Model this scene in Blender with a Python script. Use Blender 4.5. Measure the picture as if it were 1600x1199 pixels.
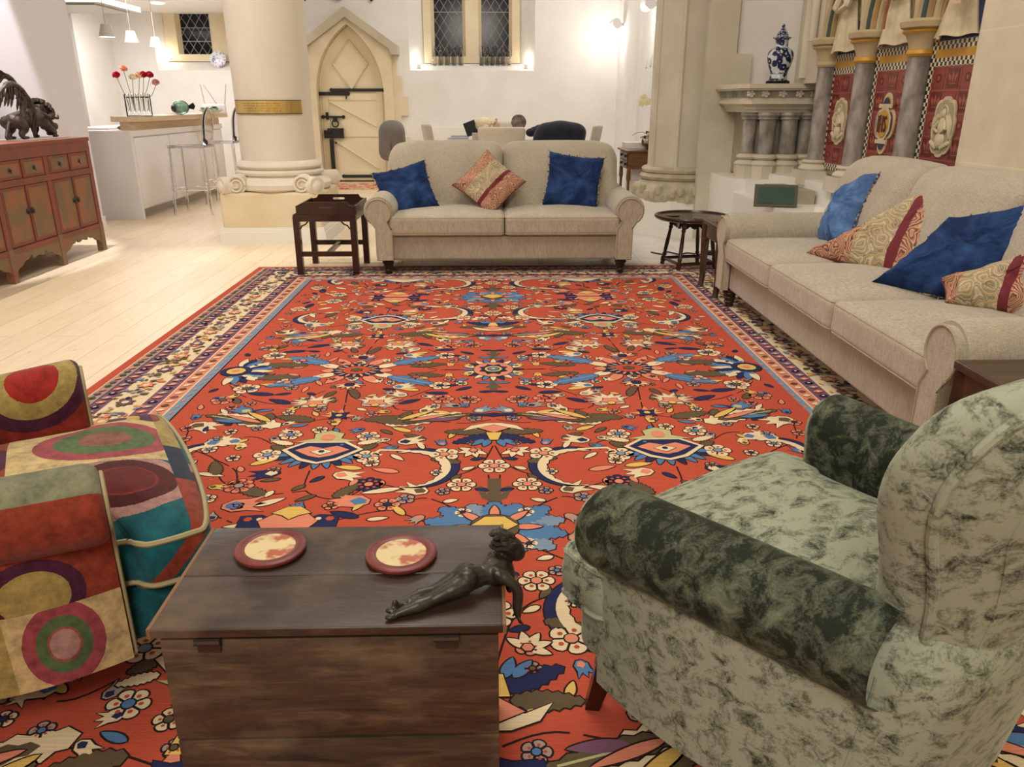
import bpy, bmesh, math, random
import numpy as np
from mathutils import Vector, Matrix
from math import sin, cos, pi, radians as rad

for o in list(bpy.data.objects):
    bpy.data.objects.remove(o)
SC = bpy.context.scene
COL = SC.collection

# ---------------------------------------------------------------- camera
cam_d = bpy.data.cameras.new('camera')
cam_d.sensor_width = 36.0
cam_d.lens = 36.0 * 1215.0 / 1600.0
cam_d.clip_start = 0.05
cam = bpy.data.objects.new('camera', cam_d)
COL.objects.link(cam)
cam.location = (0, 0, 1.22)
cam.rotation_euler = (rad(90 - 19.9), 0, rad(-1.45))
SC.camera = cam

# ---------------------------------------------------------------- view, world
SC.view_settings.view_transform = 'Standard'
SC.view_settings.look = 'None'
SC.view_settings.gamma = 1
SC.view_settings.use_curve_mapping = False
SC.view_settings.exposure = 0.0
SC.cycles.use_denoising = True
SC.cycles.max_bounces = 7
SC.cycles.diffuse_bounces = 4
SC.cycles.sample_clamp_indirect = 6
W = bpy.data.worlds.new('night')
SC.world = W
W.use_nodes = True
W.node_tree.nodes['Background'].inputs[0].default_value = (0.01, 0.012, 0.02, 1)
W.node_tree.nodes['Background'].inputs[1].default_value = 0.3

# ---------------------------------------------------------------- lamps of the room, plus added nave fill lights
def area(name, loc, size, power, col=(1, .86, .68), tgt=None, sy=None, spread=180):
    l = bpy.data.lights.new(name, 'AREA')
    l.energy = power; l.color = col; l.size = size
    if sy: l.shape = 'RECTANGLE'; l.size_y = sy
    l.spread = rad(spread)
    o = bpy.data.objects.new(name, l); COL.objects.link(o)
    o.location = loc
    d = Vector(tgt or (loc[0], loc[1], 0)) - Vector(loc)
    o.rotation_euler = d.to_track_quat('-Z', 'Y').to_euler()
    return o
def spot(name, loc, tgt, power, ang=60, blend=.3, r=.05, col=(1, .86, .68)):
    l = bpy.data.lights.new(name, 'SPOT')
    l.energy = power; l.color = col; l.spot_size = rad(ang); l.spot_blend = blend; l.shadow_soft_size = r
    o = bpy.data.objects.new(name, l); COL.objects.link(o); o.location = loc
    o.rotation_euler = (Vector(tgt) - Vector(loc)).to_track_quat('-Z', 'Y').to_euler()
    return o
def point(name, loc, power, r=.05, col=(1, .88, .72)):
    l = bpy.data.lights.new(name, 'POINT'); l.energy = power; l.color = col; l.shadow_soft_size = r
    o = bpy.data.objects.new(name, l); COL.objects.link(o); o.location = loc
    return o
WARM = (1, .93, .83); NEUT = (1, .95, .89); COOL = (.95, .93, 1.0)
area('nave_ceiling_fill', (-.4, 3.4, 4.9), 2.0, 130, WARM, sy=3.0)  # added overhead fill light, stands for no particular fixture
area('nave_front_fill', (-.6, -2.2, 3.6), 1.6, 120, WARM, (0, 2.6, .4), sy=1.2)  # added frontal fill from above and behind the camera
area('dining_ceiling_light', (0.2, 10.4, 4.6), 1.6, 90, NEUT, sy=2.2)
area('kitchen_ceiling_light', (-4.6, 10.6, 2.36), 1.4, 85, (1, .955, .95), sy=2.6)
spot('wall_washer', (-3.35, 6.25, 3.9), (-4.45, 6.3, .9), 560, 48, .2, .05, (.98, .96, 1.0))
spot('floor_light', (-3.84, 6.3, 3.62), (-2.1, 4.9, 0), 230, 70, .5, .03, (1, .90, .74))
spot('column_light', (-3.3, 4.6, 4.6), (-2.1, 7.3, 1.2), 240, 45, .6, .1, WARM)

# ---------------------------------------------------------------- materials
MATS = {}
def nt(name):
    m = bpy.data.materials.new(name); m.use_nodes = True
    return m, m.node_tree, m.node_tree.nodes['Principled BSDF']
def C4(c): return (c[0], c[1], c[2], 1)
def S(r, g, b):
    """sRGB 0-255 to linear"""
    f = lambda v: ((v / 255 + .055) / 1.055) ** 2.4 if v > 10 else v / 255 / 12.92
    return (f(r), f(g), f(b))
def link(t, a, b): t.links.new(a, b)
def node(t, kind, **kw):
    n = t.nodes.new(kind)
    for k, v in kw.items(): setattr(n, k, v)
    return n
def coords(t, scale=(1, 1, 1), kind='Object', rot=(0, 0, 0)):
    tc = node(t, 'ShaderNodeTexCoord'); mp = node(t, 'ShaderNodeMapping')
    mp.inputs['Scale'].default_value = scale; mp.inputs['Rotation'].default_value = rot
    link(t, tc.outputs[kind], mp.inputs['Vector'])
    return mp.outputs['Vector']
def ramp(t, fac, stops, interp='LINEAR'):
    r = node(t, 'ShaderNodeValToRGB'); r.color_ramp.interpolation = interp
    el = r.color_ramp.elements
    el[0].position, el[0].color = stops[0][0], C4(stops[0][1])
    el[1].position, el[1].color = stops[-1][0], C4(stops[-1][1])
    for p, c in stops[1:-1]:
        e = el.new(p); e.color = C4(c)
    link(t, fac, r.inputs['Fac'])
    return r.outputs['Color']
def noise(t, vec, scale, detail=4, rough=.55, dist=0):
    n = node(t, 'ShaderNodeTexNoise'); n.inputs['Scale'].default_value = scale
    n.inputs['Detail'].default_value = detail; n.inputs['Roughness'].default_value = rough
    n.inputs['Distortion'].default_value = dist
    link(t, vec, n.inputs['Vector']); return n.outputs['Fac']
def bump(t, b, h, strength=.3, dist=.01):
    n = node(t, 'ShaderNodeBump'); n.inputs['Strength'].default_value = strength; n.inputs['Distance'].default_value = dist
    link(t, h, n.inputs['Height']); link(t, n.outputs['Normal'], b.inputs['Normal'])
def mix(t, fac, a, b, mode='MIX'):
    m = node(t, 'ShaderNodeMix', data_type='RGBA', blend_type=mode)
    for sock, v in ((m.inputs[0], fac), (m.inputs[6], a), (m.inputs[7], b)):
        if isinstance(v, (int, float)): sock.default_value = v
        elif isinstance(v, tuple): sock.default_value = C4(v)
        else: link(t, v, sock)
    return m.outputs[2]
def mth(t, op, a, b=None, clamp=False):
    m = node(t, 'ShaderNodeMath', operation=op, use_clamp=clamp)
    for i, v in enumerate((a, b)):
        if v is None: continue
        if isinstance(v, (int, float)): m.inputs[i].default_value = v
        else: link(t, v, m.inputs[i])
    return m.outputs[0]
def M(name, col, rough=.6, metal=0, col2=None, scale=6, stretch=(1, 1, 1), detail=5, lo=.35, hi=.65, bmp=0, bscale=None, bdist=.005, sheen=0, spec=.5, trans=0, ior=1.45, emit=0, coat=0, alpha=1):
    if name in MATS: return MATS[name]
    m, t, b = nt(name)
    b.inputs['Roughness'].default_value = rough; b.inputs['Metallic'].default_value = metal
    b.inputs['Specular IOR Level'].default_value = spec; b.inputs['IOR'].default_value = ior
    b.inputs['Transmission Weight'].default_value = trans
    b.inputs['Coat Weight'].default_value = coat
    b.inputs['Alpha'].default_value = alpha
    if sheen:
        b.inputs['Sheen Weight'].default_value = sheen; b.inputs['Sheen Roughness'].default_value = .35
    b.inputs['Base Color'].default_value = C4(col)
    if emit:
        b.inputs['Emission Color'].default_value = C4(col); b.inputs['Emission Strength'].default_value = emit
    vec = coords(t, stretch) if (col2 or bmp) else None
    if col2:
        n = noise(t, vec, scale, detail)
        link(t, ramp(t, n, [(lo, col), (hi, col2)]), b.inputs['Base Color'])
    if bmp:
        bump(t, b, noise(t, vec, bscale or scale * 4, 4), bmp, bdist)
    m.diffuse_color = C4(col)
    MATS[name] = m
    return m

# ---------------------------------------------------------------- mesh building
def Tm(loc=(0, 0, 0), rx=0, ry=0, rz=0, sc=(1, 1, 1)):
    return Matrix.Translation(loc) @ Matrix.Rotation(rz, 4, 'Z') @ Matrix.Rotation(ry, 4, 'Y') @ Matrix.Rotation(rx, 4, 'X') @ Matrix.Diagonal((*sc, 1))
class MB:
    def __init__(s): s.v = []; s.f = []; s.m = []; s.s = []; s.uv = []
    def add(s, V, F, m=0, smooth=True, T=None, uv=None):
        o = len(s.v)
        for i, p in enumerate(V):
            p = Vector(p)
            if T is not None: p = T @ p
            s.v.append(p[:])
            s.uv.append(tuple(uv[i]) if uv else (0, 0))
        for f in F:
            s.f.append([i + o for i in f]); s.m.append(m); s.s.append(smooth)
        return s
    def build(s, name, mats, parent=None, loc=None, rz=0, sharp=40):
        me = bpy.data.meshes.new(name)
        me.from_pydata(s.v, [], s.f)
        if not isinstance(mats, (list, tuple)): mats = [mats]
        for m in mats: me.materials.append(m)
        me.polygons.foreach_set('material_index', s.m)
        me.polygons.foreach_set('use_smooth', s.s)
        if any(u != (0, 0) for u in s.uv):
            l = me.uv_layers.new(name='UVMap')
            idx = np.zeros(len(me.loops), dtype=np.int32); me.loops.foreach_get('vertex_index', idx)
            l.data.foreach_set('uv', np.array(s.uv, dtype=np.float32)[idx].ravel())
        me.update()
        if sharp: me.set_sharp_from_angle(angle=rad(sharp))
        o = bpy.data.objects.new(name, me); COL.objects.link(o)
        if parent: o.parent = parent
        if loc: o.location = loc
        if rz: o.rotation_euler = (0, 0, rz)
        return o
    # shapes
    def box(s, x0, x1, y0, y1, z0, z1, m=0, T=None):
        V = [(x, y, z) for x in (x0, x1) for y in (y0, y1) for z in (z0, z1)]
        F = [(0, 1, 3, 2), (4, 6, 7, 5), (0, 4, 5, 1), (2, 3, 7, 6), (0, 2, 6, 4), (1, 5, 7, 3)]
        return s.add(V, F, m, False, T)
    def rbox(s, c, size, r, m=0, T=None, n=3, mid=1, fn=None, uvf=None, smooth=True):
        V, F = rbox(size, r, n, mid)
        V = [Vector(fn(*p)) if fn else Vector(p) for p in V]
        uv = [uvf(*p) for p in V] if uvf else None
        V = [p + Vector(c) for p in V]
        return s.add(V, F, m, smooth, T, uv)
    def tube(s, pts, r, n=8, m=0, T=None, closed=False, cap=True, squash=None):
        V, F = tube(pts, r, n, closed, cap, squash)
        return s.add(V, F, m, True, T)
    def disc(s, r, z, n=24, m=0, T=None): return s.add([(r * cos(2 * pi * i / n), r * sin(2 * pi * i / n), z) for i in range(n)], [tuple(range(n))], m, False, T)
    def lathe(s, prof, n=24, c=(0, 0, 0), m=0, T=None, a0=0, a1=2 * pi, sq=(1, 1), cap=True):
        full = abs(a1 - a0 - 2 * pi) < 1e-6
        k = n if full else n + 1
        V = []; F = []
        for r, z in prof:
            for i in range(k):
                a = a0 + (a1 - a0) * i / n
                V.append((c[0] + r * cos(a) * sq[0], c[1] + r * sin(a) * sq[1], c[2] + z))
        for j in range(len(prof) - 1):
            for i in range(n):
                i2 = (i + 1) % k
                F.append((j * k + i, j * k + i2, (j + 1) * k + i2, (j + 1) * k + i))
        if full and cap:
            if prof[0][0] > 1e-5: F.append(tuple(range(k - 1, -1, -1)))
            if prof[-1][0] > 1e-5: F.append(tuple((len(prof) - 1) * k + i for i in range(k)))
        return s.add(V, F, m, True, T)
    def prism(s, poly, h0, h1, m=0, T=None, axis='z', smooth=False):
        mp = {'z': lambda a, b, h: (a, b, h), 'y': lambda a, b, h: (a, h, b), 'x': lambda a, b, h: (h, a, b)}[axis]
        n = len(poly)
        V = [mp(a, b, h0) for a, b in poly] + [mp(a, b, h1) for a, b in poly]
        F = [tuple(range(n - 1, -1, -1)), tuple(range(n, 2 * n))] + [(i, (i + 1) % n, n + (i + 1) % n, n + i) for i in range(n)]
        return s.add(V, F, m, smooth, T)
    def grid(s, fn, nu, nv, m=0, T=None, uvf=None, smooth=True, closeu=False):
        V = []; F = []; uv = [] if uvf else None
        ku = nu if closeu else nu + 1
        for i in range(ku):
            for j in range(nv + 1):
                V.append(fn(i / nu, j / nv))
                if uvf: uv.append(uvf(i / nu, j / nv))
        for i in range(nu):
            i2 = (i + 1) % ku
            for j in range(nv):
                F.append((i * (nv + 1) + j, i2 * (nv + 1) + j, i2 * (nv + 1) + j + 1, i * (nv + 1) + j + 1))
        return s.add(V, F, m, smooth, T, uv)
    def ball(s, c, r, n=12, m=0, T=None):
        rr = r if isinstance(r, (tuple, list)) else (r, r, r)
        V = [(c[0], c[1], c[2] - rr[2])]; F = []
        k = max(4, n // 2)
        for j in range(1, k):
            p = -pi / 2 + pi * j / k
            for i in range(n):
                a = 2 * pi * i / n
                V.append((c[0] + rr[0] * cos(p) * cos(a), c[1] + rr[1] * cos(p) * sin(a), c[2] + rr[2] * sin(p)))
        V.append((c[0], c[1], c[2] + rr[2])); L = len(V) - 1
        for i in range(n):
            F.append((0, 1 + (i + 1) % n, 1 + i))
            F.append((L, L - n + i, L - n + (i + 1) % n))
        for j in range(k - 2):
            for i in range(n):
                a, b = 1 + j * n + i, 1 + j * n + (i + 1) % n
                F.append((a, b, b + n, a + n))
        return s.add(V, F, m, True, T)
    def puff(s, outline, thick, nr=8, m=0, T=None, fn=None, uvf=None, pw=4.0, back=1.0, ctr=None):
        """closed cushion-like body: outline in (a, b), thickness along the third axis"""
        n = len(outline); cx, cy = ctr or (sum(p[0] for p in outline) / n, sum(p[1] for p in outline) / n)
        V = []; uv = [] if uvf else None; F = []
        def put(a, b, h):
            q = fn(a, b, h) if fn else (a, h, b)
            V.append(q)
            if uvf: uv.append(uvf(a, b, h))
        rs = [sin(pi / 2 * (k + 1) / nr) for k in range(nr)]
        for side in (-1, 1):
            th = thick * (1 if side < 0 else back)
            put(cx, cy, side * th)
            for k, r in enumerate(rs):
                if side == 1 and k == nr - 1: break
                h = side * th * max(0, 1 - r ** pw) ** .5
                for a, b in outline: put(cx + (a - cx) * r, cy + (b - cy) * r, h)
        def ix(side, k, i):
            i %= n
            if side == 0: return 1 + k * n + i
            if k == nr - 1: return 1 + k * n + i
            return 1 + nr * n + 1 + k * n + i
        c0, c1 = 0, 1 + nr * n
        for side in (0, 1):
            c = c0 if side == 0 else c1
            for i in range(n):
                t = (c, ix(side, 0, i), ix(side, 0, i + 1))
                F.append(t if side == 1 else t[::-1])
                for k in range(nr - 1):
                    q = (ix(side, k, i), ix(side, k + 1, i), ix(side, k + 1, i + 1), ix(side, k, i + 1))
                    F.append(q if side == 1 else q[::-1])
        return s.add(V, F, m, True, T, uv)

def rbox(size, r, n=3, mid=1):
    h = [a / 2 for a in size]; r = min(r, min(h) * .999)
    ax = []
    for a in h:
        arc = [a - r + r * math.tan(pi / 4 * i / n) for i in range(n + 1)]
        inner = [-(a - r) + 2 * (a - r) * i / mid for i in range(1, mid)]
        ax.append([-x for x in arc[::-1]] + inner + arc)
    idx = {}; V = []; F = []
    def vid(p):
        k = tuple(round(c, 6) for c in p)
        if k not in idx:
            q = [max(-(h[i] - r), min(h[i] - r, p[i])) for i in range(3)]
            d = [p[i] - q[i] for i in range(3)]; L = math.sqrt(sum(x * x for x in d)) or 1
            idx[k] = len(V); V.append([q[i] + d[i] * r / L for i in range(3)])
        return idx[k]
    for a in range(3):
        b, c = (a + 1) % 3, (a + 2) % 3
        for sgn in (-1, 1):
            for i in range(len(ax[b]) - 1):
                for j in range(len(ax[c]) - 1):
                    q = []
                    for di, dj in ((0, 0), (1, 0), (1, 1), (0, 1)):
                        p = [0, 0, 0]; p[a] = sgn * h[a]; p[b] = ax[b][i + di]; p[c] = ax[c][j + dj]
                        q.append(vid(p))
                    q = list(dict.fromkeys(q))
                    if len(q) > 2: F.append(q if sgn > 0 else q[::-1])
    return V, F
def tube(pts, r, n=8, closed=False, cap=True, squash=None):
    P = [Vector(p) for p in pts]; N = len(P)
    R = r if isinstance(r, (list, tuple)) else [r] * N
    V = []; F = []; up = None
    for i in range(N):
        a = P[(i - 1) % N] if (closed or i > 0) else P[i]
        b = P[(i + 1) % N] if (closed or i < N - 1) else P[i]
        d = (b - a)
        d = d.normalized() if d.length > 1e-9 else Vector((0, 0, 1))
        if up is None:
            up = Vector((0, 0, 1)) if abs(d.z) < .9 else Vector((1, 0, 0))
        sx = d.cross(up); sx = sx.normalized() if sx.length > 1e-6 else d.orthogonal().normalized()
        up = sx.cross(d).normalized()
        for k in range(n):
            t = 2 * pi * k / n
            V.append(P[i] + sx * cos(t) * R[i] * (squash[0] if squash else 1) + up * sin(t) * R[i] * (squash[1] if squash else 1))
    m = N if closed else N - 1
    for i in range(m):
        j = (i + 1) % N
        for k in range(n):
            F.append((i * n + k, i * n + (k + 1) % n, j * n + (k + 1) % n, j * n + k))
    if cap and not closed:
        F.append(tuple(range(n - 1, -1, -1))); F.append(tuple((N - 1) * n + k for k in range(n)))
    return V, F
def arc(cx, cy, r, a0, a1, n): return [(cx + r * cos(a0 + (a1 - a0) * i / n), cy + r * sin(a0 + (a1 - a0) * i / n)) for i in range(n + 1)]
def rrect(x0, x1, y0, y1, r, n=4):
    return arc(x1 - r, y1 - r, r, 0, pi / 2, n) + arc(x0 + r, y1 - r, r, pi / 2, pi, n) + arc(x0 + r, y0 + r, r, pi, 1.5 * pi, n) + arc(x1 - r, y0 + r, r, 1.5 * pi, 2 * pi, n)
def resample(pts, n):
    P = [Vector((*p, 0)) if len(p) == 2 else Vector(p) for p in pts]
    L = [0]
    for a, b in zip(P, P[1:]): L.append(L[-1] + (b - a).length)
    out = []; k = 0
    for i in range(n + 1):
        d = L[-1] * i / n
        while k < len(L) - 2 and L[k + 1] < d: k += 1
        t = (d - L[k]) / max(1e-9, L[k + 1] - L[k])
        q = P[k].lerp(P[k + 1], t); out.append(q[:2] if len(pts[0]) == 2 else q[:])
    return out
def spline(pts, n=6, closed=False):
    """Catmull-Rom through the points"""
    P = [Vector(p) for p in pts]; N = len(P); out = []
    for i in range(N if closed else N - 1):
        p0 = P[(i - 1) % N] if (closed or i > 0) else P[0]
        p1, p2 = P[i], P[(i + 1) % N]
        p3 = P[(i + 2) % N] if (closed or i < N - 2) else P[-1]
        for k in range(n):
            t = k / n
            out.append((.5 * ((2 * p1) + (p2 - p0) * t + (2 * p0 - 5 * p1 + 4 * p2 - p3) * t * t + (3 * p1 - p0 - 3 * p2 + p3) * t ** 3))[:])
    if not closed: out.append(P[-1][:])
    return out

def tag(o, label, cat, group=None, kind=None):
    o['label'] = label; o['category'] = cat
    if group: o['group'] = group
    if kind: o['kind'] = kind
    return o
def thing(name, label, cat, loc=(0, 0, 0), rz=0, group=None):
    o = bpy.data.objects.new(name, None); COL.objects.link(o)
    o.location = loc; o.rotation_euler = (0, 0, rz); o.empty_display_size = .1
    return tag(o, label, cat, group)
def struct(o, label=None):
    o['kind'] = 'structure'
    if label: o['label'] = label
    return o
def copy_tree(o, parent=None):
    c = o.copy(); COL.objects.link(c)
    if parent: c.parent = parent
    for ch in list(o.children): copy_tree(ch, c)
    return c
def remesh(o, size, smooth=2):
    m = o.modifiers.new('remesh', 'REMESH'); m.mode = 'VOXEL'; m.voxel_size = size; m.use_smooth_shade = True
    if smooth:
        k = o.modifiers.new('smooth', 'SMOOTH'); k.iterations = smooth; k.factor = .5
    return o
def wall_panel(mb, axis, at0, at1, ub, zb, holes, m=0):
    """wall slab with rectangular holes; axis 'y' spans x, axis 'x' spans y"""
    us = sorted(set(list(ub) + [h[0] for h in holes] + [h[1] for h in holes]))
    zs = sorted(set(list(zb) + [h[2] for h in holes] + [h[3] for h in holes]))
    for a, b in zip(us, us[1:]):
        run = None
        for c, d in zip(zs, zs[1:]):
            if any(h[0] <= a and b <= h[1] and h[2] <= c and d <= h[3] for h in holes): continue
            if axis == 'y': mb.box(a, b, at0, at1, c, d, m)
            else: mb.box(at0, at1, a, b, c, d, m)
# ---------------------------------------------------------------- shared materials
m_plaster = M('white_plaster', S(228, 224, 218), .85, col2=S(236, 233, 228), scale=2, bmp=.05)
m_plasterlav = M('cool_white_plaster', S(226, 222, 228), .85)
m_trim = M('white_paint', S(233, 231, 222), .45)
m_stone = M('limestone', S(212, 204, 184), .85, col2=S(188, 179, 158), scale=2.2, lo=.3, hi=.75, bmp=.25, bscale=14)
m_stone2 = M('golden_limestone', S(216, 198, 162), .85, col2=S(226, 212, 182), scale=2.5, bmp=.2, bscale=16)
m_stonegrey = M('weathered_stone', S(172, 162, 140), .9, col2=S(140, 132, 114), scale=3, lo=.3, hi=.7, bmp=.35, bscale=12)
m_column = M('pale_column_stone', S(214, 204, 186), .8, col2=S(228, 219, 201), scale=1.6, stretch=(1, 1, .35), bmp=.1, bscale=10)
m_marble = M('grey_marble', S(96, 90, 84), .35, col2=S(176, 168, 158), scale=13, lo=.3, hi=.72, detail=8, stretch=(1, 1, .45))
m_gold = M('gold_paint', S(196, 150, 62), .45, metal=.3)
m_brass = M('brass', S(238, 214, 140), .36, metal=.85, col2=S(196, 166, 92), scale=8, stretch=(1, 1, .1), bmp=.05, bscale=30)
m_iron = M('black_iron', S(34, 32, 32), .5, bmp=.15, bscale=60)
m_lead = M('lead', S(168, 168, 166), .5, metal=.4)
m_night = M('dark_window_glass', S(26, 28, 34), .12, spec=.22)
m_clear = M('clear_glass', (1, 1, 1), .02, trans=1, ior=1.35)
m_acryl = M('clear_acrylic', S(238, 236, 246), .03, trans=1, ior=1.25)
m_darkwood = M('dark_mahogany', S(62, 30, 18), .3, col2=S(36, 17, 11), scale=5, stretch=(1, 1, .2), bmp=.08, coat=.3)
m_oakdark = M('dark_oak', S(44, 27, 17), .38, col2=S(74, 47, 29), scale=4, stretch=(.6, 6, 6), bmp=.2, bscale=12, coat=.2)
m_white = M('white_lacquer', S(232, 228, 228), .3)
m_black = M('black_plastic', S(22, 22, 24), .5)
m_ink = M('dark_seam', S(60, 52, 40), .9)
m_paper = M('paper', S(236, 232, 220), .8)
m_bulb = M('lamp_glow', (1, .93, .82), emit=14)

def floor_mat():
    m, t, b = nt('oak_floorboards')
    v = coords(t, (1, 1, 1), 'Object', (0, 0, pi / 2))
    br = node(t, 'ShaderNodeTexBrick'); br.offset = .37; br.squash = 1
    for k, x in (('Scale', 1), ('Mortar Size', .0022), ('Mortar Smooth', .1), ('Brick Width', 2.1), ('Row Height', .19), ('Bias', 0)): br.inputs[k].default_value = x
    br.inputs['Color1'].default_value = C4(S(226, 206, 174)); br.inputs['Color2'].default_value = C4(S(238, 220, 190)); br.inputs['Mortar'].default_value = C4(S(172, 148, 112))
    link(t, v, br.inputs['Vector'])
    g = noise(t, coords(t, (14, 1.2, 1)), 3, 6, .6)
    c = mix(t, .3, br.outputs['Color'], ramp(t, g, [(.3, S(205, 180, 142)), (.6, S(242, 226, 198))]))
    kn = noise(t, coords(t, (7, 2.6, 1)), 2.3, 3, .5)
    c = mix(t, ramp(t, kn, [(.69, (0, 0, 0)), (.78, (.7, .7, .7))]), c, S(160, 126, 88))
    link(t, c, b.inputs['Base Color'])
    b.inputs['Roughness'].default_value = .42
    bump(t, b, br.outputs['Fac'], -.15, .002)
    return m
def tile_mat(name, c1, c2, mort, w, h, off=.5, ms=.006, rough=.5, kind='Object', rot=(0, 0, 0), bmpv=.2):
    m, t, b = nt(name)
    v = coords(t, (1, 1, 1), kind, rot)
    br = node(t, 'ShaderNodeTexBrick'); br.offset = off
    for k, x in (('Scale', 1), ('Mortar Size', ms), ('Mortar Smooth', .2), ('Brick Width', w), ('Row Height', h)): br.inputs[k].default_value = x
    br.inputs['Color1'].default_value = C4(c1); br.inputs['Color2'].default_value = C4(c2); br.inputs['Mortar'].default_value = C4(mort)
    link(t, v, br.inputs['Vector'])
    n = noise(t, coords(t), 5, 5)
    c = mix(t, .35, br.outputs['Color'], ramp(t, n, [(.3, tuple(x * .72 for x in c1)), (.7, tuple(min(1, x * 1.1) for x in c2))]))
    link(t, c, b.inputs['Base Color']); b.inputs['Roughness'].default_value = rough
    bump(t, b, br.outputs['Fac'], -bmpv, .004)
    return m
m_floor = floor_mat()
m_ftile = tile_mat('pale_floor_tiles', S(222, 216, 206), S(230, 224, 214), S(188, 178, 164), .4, .4, 0, .004, .45)
m_ashlar = tile_mat('ashlar_stone', S(206, 195, 170), S(214, 203, 179), S(222, 211, 188), .62, .36, .5, .005, .85, 'Object', (rad(90), 0, rad(90)))

# ---------------------------------------------------------------- the room shell
mb = MB(); mb.box(-8, 4.2, -3.2, 13.6, -.1, 0)
struct(mb.build('floor', m_floor), 'pale oak floorboards running away from the camera')
mb = MB(); mb.box(.75, 3.0, 6.15, 12.95, .0005, .004)
struct(mb.build('floor_tiles', m_ftile), 'pale square stone tiles beyond the rug')
mb = MB(); mb.box(-8, 4.2, -3.2, 14, 5.4, 5.5)
struct(mb.build('ceiling', m_plaster))
KC = 2.50
mb = MB(); mb.box(-8, -3.05, 9.4, 12.99, KC, KC + .25)
struct(mb.build('ceiling_kitchen', m_plaster), 'low white kitchen ceiling')
# back wall with door recess and two windows
mb = MB()
holes = [(-1.25, .68, 1.68, 3.9), (-5.11, -3.9, 1.68, KC), (-2.72, -1.62, 0, 2.0), (-2.5, -1.86, 2.0, 2.25), (-2.28, -2.08, 2.25, 2.36)]
wall_panel(mb, 'y', 13.0, 13.5, [-8, 4.2], [0, 5.4], holes)
mb.box(-8, 4.2, 13.5, 13.6, 0, 5.4)
# sloped sills and splayed reveals
def reveal(mb, x0, x1, z0, z1, bx0, bx1, bz0, yb):
    mb.add([(x0, 13, z0), (x1, 13, z0), (bx1, yb, bz0), (bx0, yb, bz0), (x0, yb, z0), (x1, yb, z0)], [(0, 1, 2, 3), (0, 3, 4), (1, 5, 2)], 0, False)
    mb.add([(x0, 13, z0), (bx0, yb, bz0), (bx0, yb, z1), (x0, 13, z1), (x0, yb, z1), (x0, yb, z0)], [(0, 1, 2, 3), (3, 2, 4), (0, 5, 1)], 0, False)
    mb.add([(x1, 13, z0), (bx1, yb, bz0), (bx1, yb, z1), (x1, 13, z1), (x1, yb, z1), (x1, yb, z0)], [(3, 2, 1, 0), (3, 4, 2), (0, 1, 5)], 0, False)
reveal(mb, -1.25, .68, 1.68, 3.9, -1.04, .45, 1.81, 13.4)
reveal(mb, -5.11, -3.9, 1.68, KC, -5.0, -3.95, 1.83, 13.3)
struct(mb.build('wall_back', m_plaster, sharp=30), 'white plaster wall at the far end')

def window(n, x0, x1, z0, z1, y, lights, label, lat=.13):
    """stone frame with leaded diamond lights"""
    w = struct(thing('window_%d' % n, label, 'window'))
    del w['category']
    mb = MB()
    wall_panel(mb, 'y', y - .07, y + .1, [x0, x1], [z0, z1], [(a, b, z0 + .1, z1 + 1) for a, b in lights])
    for a, b in lights:   # chamfered jambs
        for xx, sg in ((a, 1), (b, -1)):
            mb.add([(xx, y - .07, z0 + .1), (xx + sg * .05, y + .02, z0 + .1), (xx + sg * .05, y + .02, z1), (xx, y - .07, z1)], [(0, 1, 2, 3)], 0, False)
    mb.build('window_frame', m_stone2, w)
    for a, b in lights:
        g = MB(); g.box(a, b, y + .045, y + .06, z0 + .08, z1)
        gl = g.build('pane', m_night, w)
        l = MB(); H = z1 - z0 - .1; Wd = b - a; zz = z0 + .1; sl = 1.55
        k = -int(Wd * sl / (lat * 1.6)) - 2
        while zz + k * lat * 1.6 < z1:
            for sg in (1, -1):
                # clip the diagonal to the light
                za = zz + k * lat * 1.6; pts = []
                for tt in (0, 1):
                    pts.append((a + Wd * tt if sg > 0 else b - Wd * tt, za + Wd * sl * tt))
                (xa, z_a), (xb, z_b) = pts
                lo = max(0, (zz - z_a) / (z_b - z_a)); hi = min(1, (z1 - z_a) / (z_b - z_a))
                if lo < hi:
                    p = lambda tt: (xa + (xb - xa) * tt, y + .038, z_a + (z_b - z_a) * tt)
                    l.tube([p(lo), p(hi)], .0045, 4)
            k += 1
        for q in (.33, .66):
            l.box(a, b, y + .03, y + .04, zz + H * q - .004, zz + H * q + .004)
        l.build('leading', m_lead, gl)
    return w
window(1, -1.05, .46, 1.80, 3.85, 13.4, [(-.93, -.39), (-.19, .34)], 'two light leaded window in a stone frame above the dining table')
window(2, -5.02, -3.93, 1.82, KC, 13.3, [(-4.84, -4.3)], 'small leaded window in a stone frame in the kitchen')

# door: gabled stone surround, arched slab
def gothic(x, w, z0, zs, za, n=10):
    h = za - zs; c = (h * h - w * w) / (2 * w); R = c + w
    a1 = math.atan2(h, c)
    right = [(x - c + R * cos(a1 * i / n), zs + R * sin(a1 * i / n)) for i in range(n + 1)]
    left = [(x + c - R * cos(a1 * i / n), zs + R * sin(a1 * i / n)) for i in range(n, -1, -1)]
    return [(x + w, z0)] + right + left[1:] + [(x - w, z0)]
DX = -2.18
mb = MB()
ar = gothic(DX, .52, 0, 1.36, 2.33)
outer = [(DX + .72, 0), (DX + .72, 1.93)]
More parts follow.
